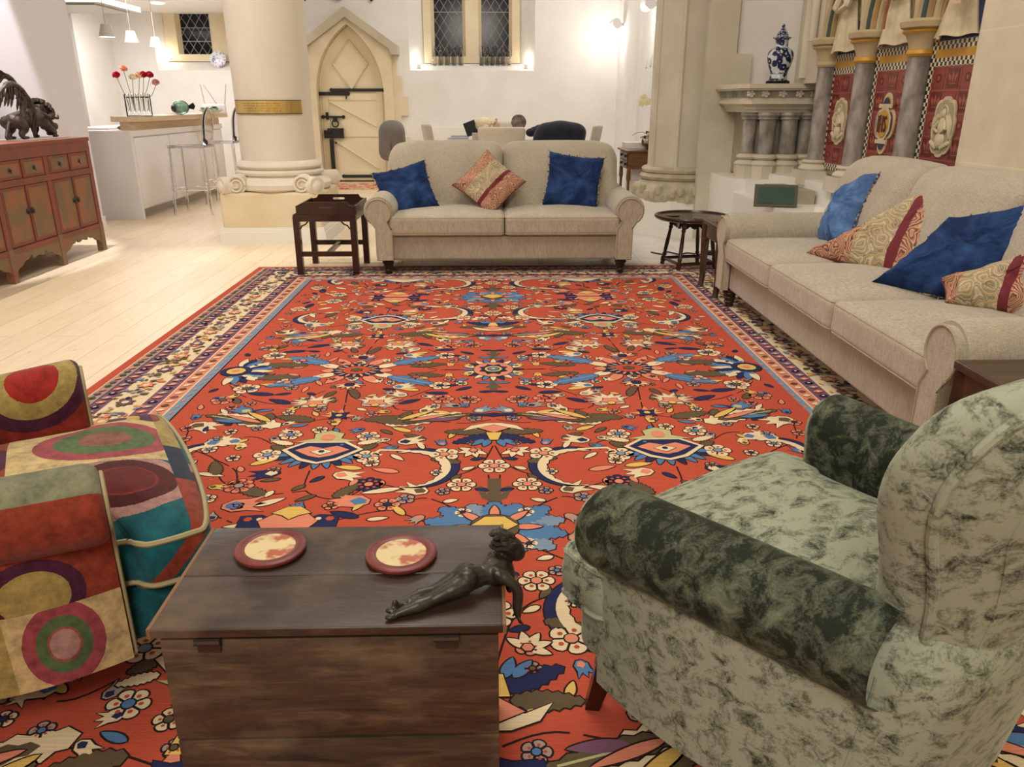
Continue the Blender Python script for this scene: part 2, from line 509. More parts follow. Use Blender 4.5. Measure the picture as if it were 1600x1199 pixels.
# front of the surround: strips between arch and the gable
og = []
for a, b in ar:
    if abs(b) < 1e-6: og.append((DX + (.66 if a > DX else -.62), 0))
    else:
        t = abs(a - DX)
        xx = DX + (a - DX) / .50 * (.66 if a > DX else .62)
        og.append((xx, max(b, 2.47 - .66 * abs(xx - DX)) if b > 1.6 else (1.2 if b < 1.4 else b) if abs(a - DX) > .45 else b))
og = [(DX + .66, 0), (DX + .66, 1.0), (DX + .66, 2.02), (DX + .44, 2.16), (DX + .22, 2.31), (DX, 2.45), (DX - .22, 2.31), (DX - .44, 2.16), (DX - .62, 2.04), (DX - .62, 1.0), (DX - .62, 0)]
og = resample(og, 40); arr = resample(ar, 40)
V = [(a, 12.92, b) for a, b in og] + [(a, 12.92, b) for a, b in arr] + [(a, 13.16, b) for a, b in arr] + [(a, 13.05, b) for a, b in og]
F = []
for i in range(40):
    F += [(i, i + 1, 41 + i + 1, 41 + i), (41 + i, 41 + i + 1, 82 + i + 1, 82 + i), (i + 1, i, 123 + i, 123 + i + 1)]
mb.add(V, F, 0, False)
for i, (za, zb, wd) in enumerate(((.0, .38, .1), (.38, .7, .2), (.7, 1.02, .09), (1.02, 1.3, .2), (1.3, 1.6, .12), (1.6, 1.95, .05))):
    mb.box(DX + .66, DX + .68 + wd, 12.96, 13.02, za, zb)
hood = [(DX + .78, 1.9), (DX + .78, 2.02), (DX, 2.56), (DX - .72, 2.06), (DX - .72, 1.94)]
hin = [(DX + .66, 1.9), (DX + .64, 1.98), (DX, 2.42), (DX - .6, 2.02), (DX - .62, 1.94)]
V = [(a, 12.8, b) for a, b in hood] + [(a, 12.86, b) for a, b in hin] + [(a, 13.05, b) for a, b in hood]
F = [(i, i + 1, 6 + i, 5 + i) for i in range(4)] + [(i + 1, i, 10 + i, 11 + i) for i in range(4)] + [(0, 5, 10), (4, 14, 9)]
mb.add(V, F, 1, False)
struct(mb.build('trim_1', [m_stone2, m_stone]), 'gabled stone surround around the arched door')
door = thing('door_1', 'cream arched wooden door with black iron bolts', 'door', (0, 0, 0)); struct(door); del door['category']
m_door = M('cream_paint', S(232, 220, 188), .5, col2=S(226, 212, 178), scale=3)
mb = MB(); mb.prism(gothic(DX, .515, .02, 1.36, 2.32), 13.1, 13.15, 0, None, 'y')
def rib(p, q, w=.035): mb.tube([(p[0], 13.1, p[1]), (q[0], 13.1, q[1])], w, 4, 0, None, squash=(1, .5))
for a, b in ((-.46, .46), ):
    for z, h in ((1.3, .05), (.75, .05), (.1, .07)): mb.box(DX - .379, DX + .379, 13.085, 13.1, z - h, z + h)
mb.box(DX - .47, DX - .38, 13.085, 13.1, .06, 1.4); mb.box(DX + .38, DX + .47, 13.085, 13.1, .06, 1.4)
rib((DX - .36, 1.22), (DX + .36, .85)); rib((DX - .36, .66), (DX + .36, .2))
rib((DX, 1.4), (DX - .27, 1.78)); rib((DX, 1.4), (DX + .27, 1.78)); rib((DX - .27, 1.78), (DX, 2.12)); rib((DX + .27, 1.78), (DX, 2.12))
mb.build('door_panel', m_door, door)
def ironbar(x0, x1, z, h=.022, y=13.06):
    b = MB(); b.box(x0, x1, y, y + .035, z - h, z + h); b.ball((x0, y + .02, z), (.03, .02, .03), 8); b.ball((x1, y + .02, z), (.03, .02, .03), 8)
    return b
ironbar(DX - .32, DX + .5, 1.40).build('strap_hinge', m_iron, door)
b = ironbar(DX - .5, DX - .06, 1.345, .026); b.box(DX - .1, DX - .085, 13.05, 13.08, 1.26, 1.34); b.build('bolt', m_iron, door)
ironbar(DX - .22, DX + .42, .09).build('strap_hinge', m_iron, door)
b = ironbar(DX - .48, DX - .16, 1.0, .014); b.box(DX - .43, DX - .39, 13.05, 13.08, .96, 1.07); b.box(DX - .32, DX - .26, 13.05, 13.09, .93, 1.0)
b.tube([(DX - .29 + .05 * cos(a), 13.05, .9 + .05 * sin(a)) for a in np.linspace(0, 2 * pi, 15)], .012, 6); b.build('latch', m_iron, door)
b = MB(); b.box(DX - .42, DX - .17, 13.04, 13.1, .68, .83); b.box(DX - .48, DX - .42, 13.05, 13.1, .68, .8); b.ball((DX - .38, 13.03, .78), .025, 8); b.build('lock_box', m_iron, door)
b = MB(); b.box(DX - .40, DX - .34, 13.04, 13.08, .03, .66); b.ball((DX - .3, 13.05, .61), .02, 8); b.build('bolt', m_iron, door)

# other walls
mb = MB(); mb.box(-8.1, -8, -3.2, 13.6, 0, 5.4); struct(mb.build('wall_kitchen', m_plaster))
mb = MB(); mb.box(-4.35, -3.92, -3.2, 8.05, 0, 5.4); struct(mb.build('wall_left', m_plasterlav), 'white wall behind the red sideboard')
mb = MB(); mb.box(-8, 4.2, -3.3, -3.2, 0, 5.4); struct(mb.build('wall_front', m_plaster))
mb = MB(); mb.box(-6.4, -5.75, 11.9, 13, 0, KC); struct(mb.build('wall_kitchen_tall', m_plaster), 'tall white kitchen units in the far corner')
mb = MB(); mb.box(1.97, 2.1, 8.3, 13, 0, 5.4); mb.box(1.94, 1.97, 10.95, 11.3, 0, 5.4); struct(mb.build('wall_dining', m_plaster), 'white wall to the right of the dining table')
mb = MB(); mb.box(2.72, 2.9, 4.0, 7.6, 0, 5.4, 0); struct(mb.build('wall_right', m_stone), 'wall behind the tiled arcade')
mb = MB(); mb.box(2.42, 2.9, -3.2, 4.15, 0, 5.4, 0)
mb.rbox((2.40, 3.2, .45), (.22, 1.9, .9), .06)
struct(mb.build('wall_stone', m_ashlar), 'pale ashlar stone wall behind the right sofa')
mb = MB(); mb.box(2.1, 2.75, 7.42, 7.6, 0, 5.4, 0)
struct(mb.build('wall_chancel', m_plaster), 'white plaster wall behind the blue and white vase')
mb = MB()   # stepped quoins beside the pier
for z0, z1, x in ((0, .62, 2.25), (.62, 1.0, 2.28), (1.0, 1.36, 2.2), (1.36, 1.62, 2.3), (1.62, 2.1, 2.16), (2.1, 2.5, 2.3), (2.5, 3, 2.16), (3, 5.4, 2.3)):
    mb.box(1.9, x, 7.36, 7.44, z0, z1)
struct(mb.build('trim_2', m_stone), 'stepped stone edge beside the pier')
mb = MB()   # white raised ledge under the arcade
V = [(2.05, 6.95), (2.72, 6.95), (2.72, 4.2), (2.3, 4.2), (2.05, 5.6)]
mb.prism(V, 0, .5); mb.prism([(2.25, 6.95), (2.72, 6.95), (2.72, 4.2), (2.55, 4.2), (2.4, 6.2)], .5, .66)
struct(mb.build('trim_3', m_trim), 'white plastered ledge below the tiled arcade')
mb = MB(); mb.box(-1.0, -.4, 12.86, 13, .6, .84); struct(mb.build('trim_4', m_trim), 'white ledge on the far wall')
for nm, a in (('baseboard_back', (-1.3, 1.97, 12.97, 13, 0, .16)), ('baseboard_left', (-3.92, -3.90, -3.2, 8.05, 0, .14)), ('baseboard_right', (2.39, 2.42, -3.2, 2.2, 0, .14))):
    mb = MB(); mb.box(*a); struct(mb.build(nm, m_trim))

# ---------------------------------------------------------------- round column, left
def volute(mb, c, r, T=None, m=0):
    pts = []; 
    for i in range(40):
        a = i / 39 * 4.2 * pi; rr = r * (1 - .8 * i / 39)
        pts.append((c[0] + rr * cos(a), c[1], c[2] + rr * sin(a)))
    mb.tube(pts, [r * .16 * (1 - .5 * i / 39) for i in range(40)], 6, m, T)
CX, CY = -1.985, 7.60
colm = thing('stone_column', 'pale round stone column on a square scrolled base', 'column', (CX, CY, 0))
mb = MB(); mb.lathe([(.335, .6), (.335, 1.1), (.345, 1.9), (.35, 2.4), (.355, 5.38)], 48); mb.build('shaft', m_column, colm)
mb = MB()
mb.lathe([(.34, .72), (.36, .71), (.385, .69), (.39, .67), (.375, .65), (.36, .645), (.385, .635), (.40, .62), (.395, .6), (.37, .59), (.375, .58), (.44, .55), (.465, .52), (.46, .48), (.43, .46)], 40)
for sx in (-1, 1):
    for sy in (-1, 1):
        T = Tm((sx * .36, sy * .36, .5), 0, 0, math.atan2(sy, sx) + pi / 2)
        mb.ball((0, 0, .01), (.085, .13, .085), 14, 0, T)
        mb.tube([(0, .1 * k, .02 - .0 * k) for k in (-1, 1)], .075, 14, 0, T)
    volute(mb, (sx * .29, -.43, .525), .08); 
    mb.tube([(sx * .29, -.42, .525), (sx * .29, -.30, .53)], [.085, .085], 16)
mb.build('scrolled_base', m_column, colm)
mb = MB(); mb.rbox((0, 0, .29), (.9, .88, .34), .03); mb.build('plinth', m_stone2, colm)
mb = MB(); mb.box(-.475, .475, -.465, .465, .0, .112); mb.box(-.465, .465, -.455, .455, .112, .135); mb.box(-.458, .458, -.448, .448, .135, .15); mb.build('skirting', m_trim, colm)
mb = MB(); n = 20
mb.grid(lambda u, v: (.347 * cos(rad(212 + 116 * u)), .347 * sin(rad(212 + 116 * u)), 1.125 + .11 * v), n, 1)
mb.grid(lambda u, v: (.349 * cos(rad(212 + 116 * u)), .349 * sin(rad(212 + 116 * u)), 1.122 + .006 * v), n, 1, 1)
mb.grid(lambda u, v: (.349 * cos(rad(212 + 116 * u)), .349 * sin(rad(212 + 116 * u)), 1.232 + .006 * v), n, 1, 1)
rnd = random.Random(4)
m_brassdark = M('engraved_brass', S(104, 80, 40), .5, metal=.8)
for row in range(4):
    for i in range(34):
        if rnd.random() < .2: continue
        a = rad(238 + i * 1.7); z = 1.15 + row * .02; w = .0022
        p = lambda da, dz: (.3485 * cos(a + da), .3485 * sin(a + da), z + dz)
        mb.add([p(-w * 2, -.004), p(w * 2, -.004), p(w * 2, .004), p(-w * 2, .004)], [(0, 1, 2, 3)], 1)
pl = mb.build('brass_plaque', [m_brass, m_brassdark], None, (CX, CY, 0))
tag(pl, 'curved brass plaque wrapped around the round stone column', 'plaque')

# ---------------------------------------------------------------- octagonal pier, right
PX, PY = 1.86, 7.86
pier = thing('stone_pier', 'tall octagonal stone pier on a carved weathered base', 'column', (PX, PY, 0))
def octo(r, rot=pi / 8): return [(r * cos(rot + pi / 4 * i), r * sin(rot + pi / 4 * i)) for i in range(8)]
mb = MB(); mb.prism(octo(.335), .58, 5.38)
for i in (4, 5, 6):
    a = pi / 8 + pi / 4 * i
    mb.tube([(.33 * cos(a), .33 * sin(a), .6), (.33 * cos(a), .33 * sin(a), 5.3)], .022, 8)
mb.box(.2, .36, -.42, .0, .58, 5.38); mb.tube([(.3, -.42, .6), (.3, -.42, 5.3)], .035, 8)
mb.build('shaft', m_stone, pier)
mb = MB()
mb.lathe([(.335, .64), (.37, .63), (.385, .61), (.375, .585), (.355, .58), (.385, .565), (.40, .545), (.385, .52), (.365, .51)], 24)
mb.lathe([(.365, .515), (.42, .47), (.455, .40), (.45, .33), (.40, .30)], 24)
for k in range(26):
    a = rad(150 + k * 9)
    mb.ball((.435 * cos(a), .435 * sin(a), .40 + .035 * sin(k * 2.3)), (.045, .045, .05), 8)
mb.build('carved_base', M('worn_carved_stone', S(196, 186, 160), .9, col2=S(170, 160, 136), scale=9, bmp=.6, bscale=16, bdist=.015), pier)
mb = MB(); mb.prism(octo(.47), .12, .34); mb.prism(octo(.53), 0, .1); mb.prism(octo(.505), .1, .135); mb.build('plinth', m_trim, pier)
# ---------------------------------------------------------------- the big rug
def wool(name, col, var=.16):
    m, t, b = nt(name)
    v = coords(t, (1, 1, 1))
    n1 = noise(t, coords(t, (3, 90, 1)), 4, 3)
    n2 = noise(t, v, 1.3, 3)
    c = mix(t, ramp(t, n1, [(.3, (0, 0, 0)), (.7, (1, 1, 1))]), tuple(x * (1 - var) for x in col), tuple(min(1, x * (1 + var)) for x in col))
    c = mix(t, ramp(t, n2, [(.35, (0, 0, 0)), (.7, (.5, .5, .5))]), c, tuple(x * .78 for x in col))
    link(t, c, b.inputs['Base Color']); b.inputs['Roughness'].default_value = .95
    b.inputs['Specular IOR Level'].default_value = .15
    w = noise(t, coords(t, (160, 260, 1)), 1.6, 2)
    bump(t, b, w, .5, .004)
    return m
RC = dict(red=S(188, 83, 61), ink=S(44, 32, 30), navy=S(40, 46, 84), blue=S(84, 124, 168), cream=S(228, 208, 170), olive=S(98, 84, 62),
          yel=S(220, 184, 100), pink=S(220, 138, 110), pale=S(186, 184, 132), purple=S(124, 86, 108), grey=S(168, 150, 138), sky=S(126, 146, 168))
RK = list(RC); RM = [wool('wool_' + k, RC[k]) for k in RK]
RX0, RX1, RY0, RY1 = -1.82, 1.80, -1.95, 6.06
FX, FY0, FY1 = 1.30, -1.43, 5.54
class Rug:
    def __init__(s): s.mb = MB(); s.tr = [(1, 0, 1, 0)]; s.z = .012; s.seq = 0; s.ctr = []
    def poly(s, pts, col, lay=1):
        for ax, bx, ay, by in s.tr:
            s.seq += 1; z = s.z + lay * .0004 + (s.seq % 70) * 5e-6
            P = [(ax * x + bx, ay * y + by) for x, y in pts]
            cx = sum(p[0] for p in P) / len(P); cy = sum(p[1] for p in P) / len(P)
            if s.clip and not (-FX < cx < FX and FY0 < cy < FY1): continue
            if s.clip: P = [(min(FX, max(-FX, a)), min(FY1, max(FY0, b))) for a, b in P]
            if ax * ay < 0: P = P[::-1]
            ar = sum(P[i - 1][0] * P[i][1] - P[i][0] * P[i - 1][1] for i in range(len(P)))
            if ar < 0: P = P[::-1]
            s.mb.add([(x, y, z) for x, y in P], [tuple(range(len(P)))], RK.index(col), False)
    def out(s, pts, col, lay=1, w=.0045, ink='ink'):
        w = min(w, .0045)
        """polygon with an outline"""
        n = len(pts); ar = sum(pts[i - 1][0] * pts[i][1] - pts[i][0] * pts[i - 1][1] for i in range(n)); sg = 1 if ar > 0 else -1
        o = []
        for i in range(n):
            a, b, c = Vector(pts[i - 1]), Vector(pts[i]), Vector(pts[(i + 1) % n])
            e1 = (b - a).normalized() if (b - a).length > 1e-7 else Vector((1, 0)); e2 = (c - b).normalized() if (c - b).length > 1e-7 else e1
            nn = Vector((e1.y + e2.y, -e1.x - e2.x)) * sg
            nn = nn.normalized() if nn.length > 1e-6 else Vector((e1.y, -e1.x)) * sg
            o.append((b + nn * w)[:])
        if ink: s.poly(o, ink, lay)
        s.poly(pts, col, lay + 1)
    def line(s, pts, w, col='olive', lay=1):
        P = [Vector(p) for p in pts]
        for a, b in zip(P, P[1:]):
            d = b - a
            if d.length < 1e-6: continue
            k = Vector((-d.y, d.x)).normalized() * w / 2; e = d.normalized() * w * .3
            s.poly([(a - k - e)[:], (b - k + e)[:], (b + k + e)[:], (a + k - e)[:]], col, lay)
    def star(s, x, y, r1, r2, n, col, lay=1, rot=0, ry=1, out=True, w=.005):
        pts = []
        for i in range(2 * n):
            r = r1 if i % 2 else r2
            a = rot + pi * i / n; pts.append((x + r * cos(a), y + r * sin(a) * ry))
        (s.out(pts, col, lay, w) if out else s.poly(pts, col, lay + 1))
    def disc(s, x, y, r, col, lay=1, ry=1, n=14, out=True, w=.005):
        pts = [(x + r * cos(2 * pi * i / n), y + r * ry * sin(2 * pi * i / n)) for i in range(n)]
        (s.out(pts, col, lay, w) if out else s.poly(pts, col, lay + 1))
    def rosette(s, x, y, r, n=6, c1='cream', c2='blue', lay=2):
        pts = []
        for i in range(n * 6):
            a = 2 * pi * i / (n * 6); pts.append((x + r * (.72 + .28 * abs(cos(n * a / 2)) ** .6) * cos(a), y + r * (.72 + .28 * abs(cos(n * a / 2)) ** .6) * sin(a)))
        s.out(pts, c1, lay, .005)
        for i in range(n):
            a = 2 * pi * (i + .5) / n; s.line([(x + r * .3 * cos(a), y + r * .3 * sin(a)), (x + r * .75 * cos(a), y + r * .75 * sin(a))], .006, 'ink', lay + 2)
            a = 2 * pi * i / n; s.disc(x + r * .58 * cos(a), y + r * .58 * sin(a), r * .13, 'red', lay + 2, n=6, out=False)
        s.disc(x, y, r * .3, c2, lay + 3, n=10, w=.004)
    def leaf(s, x, y, ang, L, w, col, lay=2, teeth=0, vein=None, bend=0, ink='ink'):
        """leaf starting at x, y"""
        n = 14; L1 = []; L2 = []
        for i in range(n + 1):
            t = i / n; hw = w * sin(pi * t ** .8) ** .8 * .5 + (.15 * w * (i % 2) if teeth and 0 < i < n else 0)
            bx = L * t; by = bend * L * sin(pi * t) 
            L1.append((bx, by + hw)); L2.append((bx, by - hw))
        pts = L1 + L2[::-1][1:-1]; ca, sa = cos(ang), sin(ang)
        R = lambda p: (x + p[0] * ca - p[1] * sa, y + p[0] * sa + p[1] * ca)
        s.ctr.append(R((L * .5, 0))); s.out([R(p) for p in pts], col, lay, .005, ink)
        if vein: s.line([R((L * .12 + L * .76 * i / 5, bend * L * sin(pi * (.12 + .76 * i / 5)))) for i in range(6)], w * .13, vein, lay + 2)
    def tulip(s, x, y, ang, L, c1, c2, lay=2):
        ca, sa = cos(ang), sin(ang); R = lambda a, b: (x + a * ca - b * sa, y + a * sa + b * ca)
        s.out([R(0, -.1 * L), R(.25 * L, -.3 * L), R(.6 * L, -.28 * L), R(1.0 * L, -.4 * L), R(.72 * L, -.12 * L), R(1.05 * L, 0), R(.72 * L, .12 * L), R(1.0 * L, .4 * L), R(.6 * L, .28 * L), R(.25 * L, .3 * L), R(0, .1 * L)], c1, lay)
        s.poly([R(.08 * L, -.08 * L), R(.3 * L, -.2 * L), R(.5 * L, 0), R(.3 * L, .2 * L), R(.08 * L, .08 * L)], c2, lay + 2)
    def curl(s, x, y, sx, r, cream='cream', back='navy', lay=2, sy=1):
        """acanthus crescent open to +x when sx = 1"""
        o = []; i_ = []; mid = []
        for k in range(25):
            t = k / 24; a = rad(64 + 216 * t)
            th = r * .36 * sin(pi * min(1, t * 1.0 + .04)) ** .9 * (1.0 - .25 * t)
            jag = r * .05 * (k % 2)
            cx_, cy_ = r * cos(a) * .95, r * sin(a)
            o.append((x + sx * (cx_ - th * .55 * -cos(a)), y + sy * (cy_ + th * .55 * sin(a))))
            mid.append((x + sx * cx_ * .97, y + sy * cy_ * .97))
            i_.append((x + sx * (cx_ - (th + jag) * cos(a) * .75), y + sy * (cy_ - (th + jag) * sin(a) * .75)))
        s.out(o + i_[::-1], back, lay)
        s.poly(mid + i_[::-1], cream, lay + 2)
        s.line([(x + sx * r * .42 * cos(rad(70)), y + sy * r * .97), (x + sx * r * .85, y + sy * r * 1.02), (x + sx * r * .98, y + sy * r * .82), (x + sx * r * .8, y + sy * r * .74)], .012, cream, lay + 1)
        s.leaf(x + sx * r * .15, y - sy * r * 1.0, math.atan2(-.25 * sy, .95 * sx), r * .85, r * .2, cream, lay)
    def flame(s, x, y, sx, L=.19):
        """cream flame-edged palmette, pointing up and outward"""
        pts = []
        for i in range(17):
            a = rad(-38 + 200 * i / 16) ; r = L * (.62 if i % 2 else .36) * (1.05 - .2 * abs(i - 8) / 8)
            pts.append((x + sx * (r * cos(a) * 1.05 + .0), y + r * sin(a) * .78))
        pts.append((x - sx * L * .3, y - L * .22)); pts.append((x + sx * L * .25, y - L * .3))
        s.out(pts, 'grey', 2, .004); s.poly([(x + (a - x) * .86, y + (b - y) * .86) for a, b in pts], 'cream', 4)
        s.star(x, y - .01, L * .27, L * .16, 5, 'pink', 5, .3, .8); s.disc(x, y - .035, L * .09, 'yel', 7, n=8, w=.003)
    def parrot(s, x, y, x2, y2, c2='blue'):
        """big feathered leaf from head (x, y) to tail (x2, y2)"""
        d = Vector((x2 - x, y2 - y)); L = d.length; an = math.atan2(d.y, d.x); fl = 1 if d.x > 0 else -1
        s.leaf(x, y, an, L, .085, 'cream', 2, 1)
        s.leaf(x + d.x * .22, y + d.y * .22 - .0, an - fl * .10, L * .9, .05, 'olive', 3, 1, 'pale')
        s.leaf(x + d.x * .18, y + d.y * .18 + .028, an + fl * .28, L * .5, .03, 'yel', 4)
        s.leaf(x + d.x * .3, y + d.y * .3 + .0, an + fl * .02, L * .55, .028, 'pink', 6)
        s.leaf(x + d.x * .55, y + d.y * .55 - .02, an - fl * .3, L * .4, .035, c2, 4)
        s.leaf(x + d.x * .2, y + d.y * .2 + .04, an + fl * .85, L * .25, .035, 'olive', 3, 1)
rug = Rug(); rug.clip = False
rug.mb.rbox(((RX0 + RX1) / 2, (RY0 + RY1) / 2, .006), (RX1 - RX0, RY1 - RY0, .012), .004, 0, smooth=False)
def rect(x0, x1, y0, y1, col, lay): rug.poly([(x0, y0), (x1, y0), (x1, y1), (x0, y1)], col, lay)
for off, col, lay in ((.05, 'cream', 1), (.055, 'grey', 2), (.11, 'ink', 3), (.115, 'purple', 4), (.18, 'cream', 5), (.325, 'cream', 6), (.33, 'purple', 7), (.40, 'cream', 8), (.407, 'pink', 9), (.465, 'cream', 10), (.472, 'sky', 11), (.515, 'ink', 12)):
    rect(RX0 + off, RX1 - off, RY0 + off, RY1 - off, col, lay)
rug.z += 13 * .0004
rect(-FX + .004, FX - .004, FY0 + .004, FY1 - .004, 'red', 1)
# border figures follow the four sides
rnd = random.Random(7)
def along(off, step, fn):
    x0, x1, y0, y1 = RX0 + off, RX1 - off, RY0 + off, RY1 - off
    n = int((y1 - y0) / step)
    for i in range(n):
        y = y0 + (i + .5) * (y1 - y0) / n; fn(x0, y, 0, i); fn(x1, y, 0, i)
    n = int((x1 - x0) / step)
    for i in range(n):
        x = x0 + (i + .5) * (x1 - x0) / n; fn(x, y1, 1, i)
def blot(x, y, hz, u, v, col, lay):
    R = (lambda a, b: (x + a, y + b)) if not hz else (lambda a, b: (x + b, y + a))
    rug.poly([R(-u, -v * .3), R(-u * .3, -v), R(u * .5, -v * .6), R(u, v * .2), R(u * .2, v), R(-u * .5, v * .5)], col, lay)
along(.083, .05, lambda x, y, h, i: blot(x, y, h, .017, .018, ('pink', 'olive', 'purple')[i % 3], 2))
along(.148, .055, lambda x, y, h, i: (blot(x, y, h, .022, .018, ('grey', 'navy', 'pink')[i % 3], 3), blot(x, y, h, .008, .008, 'cream', 4)))
along(.365, .055, lambda x, y, h, i: (blot(x, y, h, .024, .018, ('grey', 'navy', 'pink')[i % 3], 3), blot(x, y, h, .008, .008, 'cream', 4)))
along(.436, .05, lambda x, y, h, i: (blot(x, y, h, .019, .016, ('cream', 'purple', 'cream', 'olive')[i % 4], 3)))
along(.493, .07, lambda x, y, h, i: blot(x, y, h, .006, .022, ('grey', 'pink')[i % 2], 3))
def mainb(x, y, h, i):
    R = (lambda a, b: (x + a, y + b)) if not h else (lambda a, b: (x + b, y + a))
    sg = 1 if i % 2 else -1
    c = R(0, 0); rug.star(c[0], c[1], .042, .026, 7, ('purple', 'pink')[i % 2], 2, out=True, w=.003); rug.disc(c[0], c[1], .016, 'cream', 4, n=8, out=False)
    for k in range(20):
        p = R(rnd.uniform(-.068, .068), rnd.uniform(.04, .17))
        a = rnd.uniform(0, 6.3); L = rnd.uniform(.022, .05)
        rug.leaf(p[0], p[1], a, L, L * .5, rnd.choice(('olive', 'sky', 'pink', 'purple', 'yel', 'grey', 'olive', 'navy')), 1 + k % 2, ink=None)
along(.252, .21, mainb)
# field: one quarter of the repeat, mirrored both ways
rug.clip = True
quad = [(sx, 0, ay, by) for sx in (1, -1) for ay, by in ((1, 0), (-1, 7.04), (-1, 4.10), (1, -2.94), (1, 2.94))]
half = [(1, 0, ay, by) for ay, by in ((1, 0), (-1, 7.04), (-1, 4.10), (1, -2.94), (1, 2.94))]
one = [(1, 0, 1, 0), (1, 0, 1, -2.94)]
rug.tr = quad
V_ = rug.line
def vine(pts, w=.006, col='ink'): rug.line([p[:2] for p in spline([(*p, 0) for p in pts], 6)], w, col, 1)
for p in ([(.65, 3.28), (.63, 3.1), (.62, 2.95), (.63, 2.8)], [(.62, 2.94), (.45, 2.88), (.3, 2.9), (.12, 2.86), (0, 2.9)], [(.62, 2.94), (.8, 2.88), (.95, 2.9), (1.1, 3.02)],
          [(.14, 3.38), (.28, 3.25), (.42, 3.08), (.36, 3.0), (.2, 3.05)], [(.14, 3.52), (.25, 3.52), (.36, 3.45)], [(.7, 3.3), (.86, 3.12), (.96, 3.1), (1.12, 3.22), (1.2, 3.36)],
          [(.64, 2.45), (.62, 2.3), (.5, 2.24), (.4, 2.34), (.3, 2.3)], [(.62, 2.3), (.78, 2.28), (.92, 2.38), (1.0, 2.55), (1.15, 2.68), (1.2, 2.9)], [(0, 2.66), (.04, 2.5), (.1, 2.42), (.2, 2.38)],
          [(.02, 2.4), (.02, 2.2), (.1, 2.16), (.22, 2.24), (.3, 2.2)], [(.35, 2.62), (.42, 2.68), (.5, 2.62)], [(.78, 2.62), (.9, 2.74), (1.0, 2.72), (1.1, 2.6)], [(.2, 2.08), (.34, 2.16), (.5, 2.1), (.62, 2.08)],
          [(.8, 2.1), (.95, 2.18), (1.1, 2.12), (1.22, 2.05)], [(1.0, 2.55), (.9, 2.46), (.86, 2.35)]): vine(p)
for x, y, a, L, w, c, v in ((.49, 3.43, 3.62, .25, .075, 'blue', 'sky'), (.80, 3.42, -.48, .25, .075, 'blue', 'sky')):
    rug.leaf(x, y, a, L, w, c, 3, 1, v)
for x, y, a, L, c in ((.40, 3.46, 3.3, .17, 'olive'), (.9, 3.44, -.12, .2, 'olive'), (.62, 3.24, -1.9, .1, 'olive'), (.7, 3.24, -1.2, .08, 'olive'), (.3, 2.87, .1, .17, 'olive'), (.72, 2.9, .3, .17, 'olive'), (.52, 2.9, 2.9, .15, 'olive'),
                      (.26, 2.7, .6, .1, 'olive'), (.95, 2.42, 1.2, .12, 'olive'), (.52, 2.25, 2.2, .12, 'olive'), (.74, 2.27, .5, .14, 'olive'), (.12, 2.5, .3, .11, 'olive'), (1.04, 2.86, .8, .1, 'navy'), (.4, 3.08, 2.6, .1, 'navy'), (.86, 3.09, .5, .12, 'navy'), (.96, 3.2, .2, .12, 'navy'), (.2, 3.2, .1, .1, 'navy'), (1.08, 3.1, 1.0, .09, 'olive'),
                      (.33, 3.24, .3, .1, 'yel'), (.18, 2.97, .3, .08, 'yel'), (.32, 2.78, .5, .09, 'yel'), (.46, 2.46, .2, .1, 'yel'), (.86, 2.5, 2.6, .1, 'yel'), (.28, 2.13, 1.0, .08, 'yel'), (1.0, 2.3, .6, .1, 'cream'), (1.1, 2.45, 2.0, .1, 'cream'), (.76, 2.2, 2.6, .1, 'cream'), (.33, 2.43, .3, .1, 'pink'), (.96, 3.32, .2, .1, 'yel'), (.3, 3.4, .2, .08, 'yel'), (.95, 2.08, .2, .1, 'olive'), (1.14, 2.2, 1.4, .12, 'navy'), (.42, 2.12, .4, .1, 'navy'), (.1, 3.28, -.6, .08, 'navy')):
    rug.leaf(x, y, a, L, L * .32, c, 2, c == 'olive')
for x, y, r, n, c1, c2 in ((.36, 3.42, .05, 6, 'grey', 'red'), (.22, 3.13, .05, 6, 'pink', 'red'), (.1, 3.12, .045, 6, 'pink', 'olive'), (.24, 3.3, .05, 5, 'cream', 'navy'), (.94, 3.36, .05, 6, 'cream', 'pink'), (1.1, 3.28, .06, 5, 'cream', 'olive'), (1.16, 3.14, .05, 6, 'pink', 'olive'),
                           (.18, 2.57, .055, 5, 'cream', 'pink'), (.42, 2.34, .05, 8, 'navy', 'pink'), (.85, 2.34, .05, 8, 'pink', 'grey'), (.48, 2.74, .045, 6, 'cream', 'blue'), (.78, 2.76, .045, 6, 'cream', 'blue'), (.46, 2.56, .05, 5, 'cream', 'sky'), (.82, 2.58, .05, 5, 'cream', 'sky'), (.11, 2.33, .048, 6, 'cream', 'pink'), (1.02, 2.14, .055, 6, 'cream', 'blue'), (.34, 2.2, .04, 6, 'pink', 'navy'), (1.2, 2.34, .05, 6, 'cream', 'pink'), (.72, 3.75, .01, 5, 'cream', 'pink')):
    rug.rosette(x, y, r, n, c1, c2)
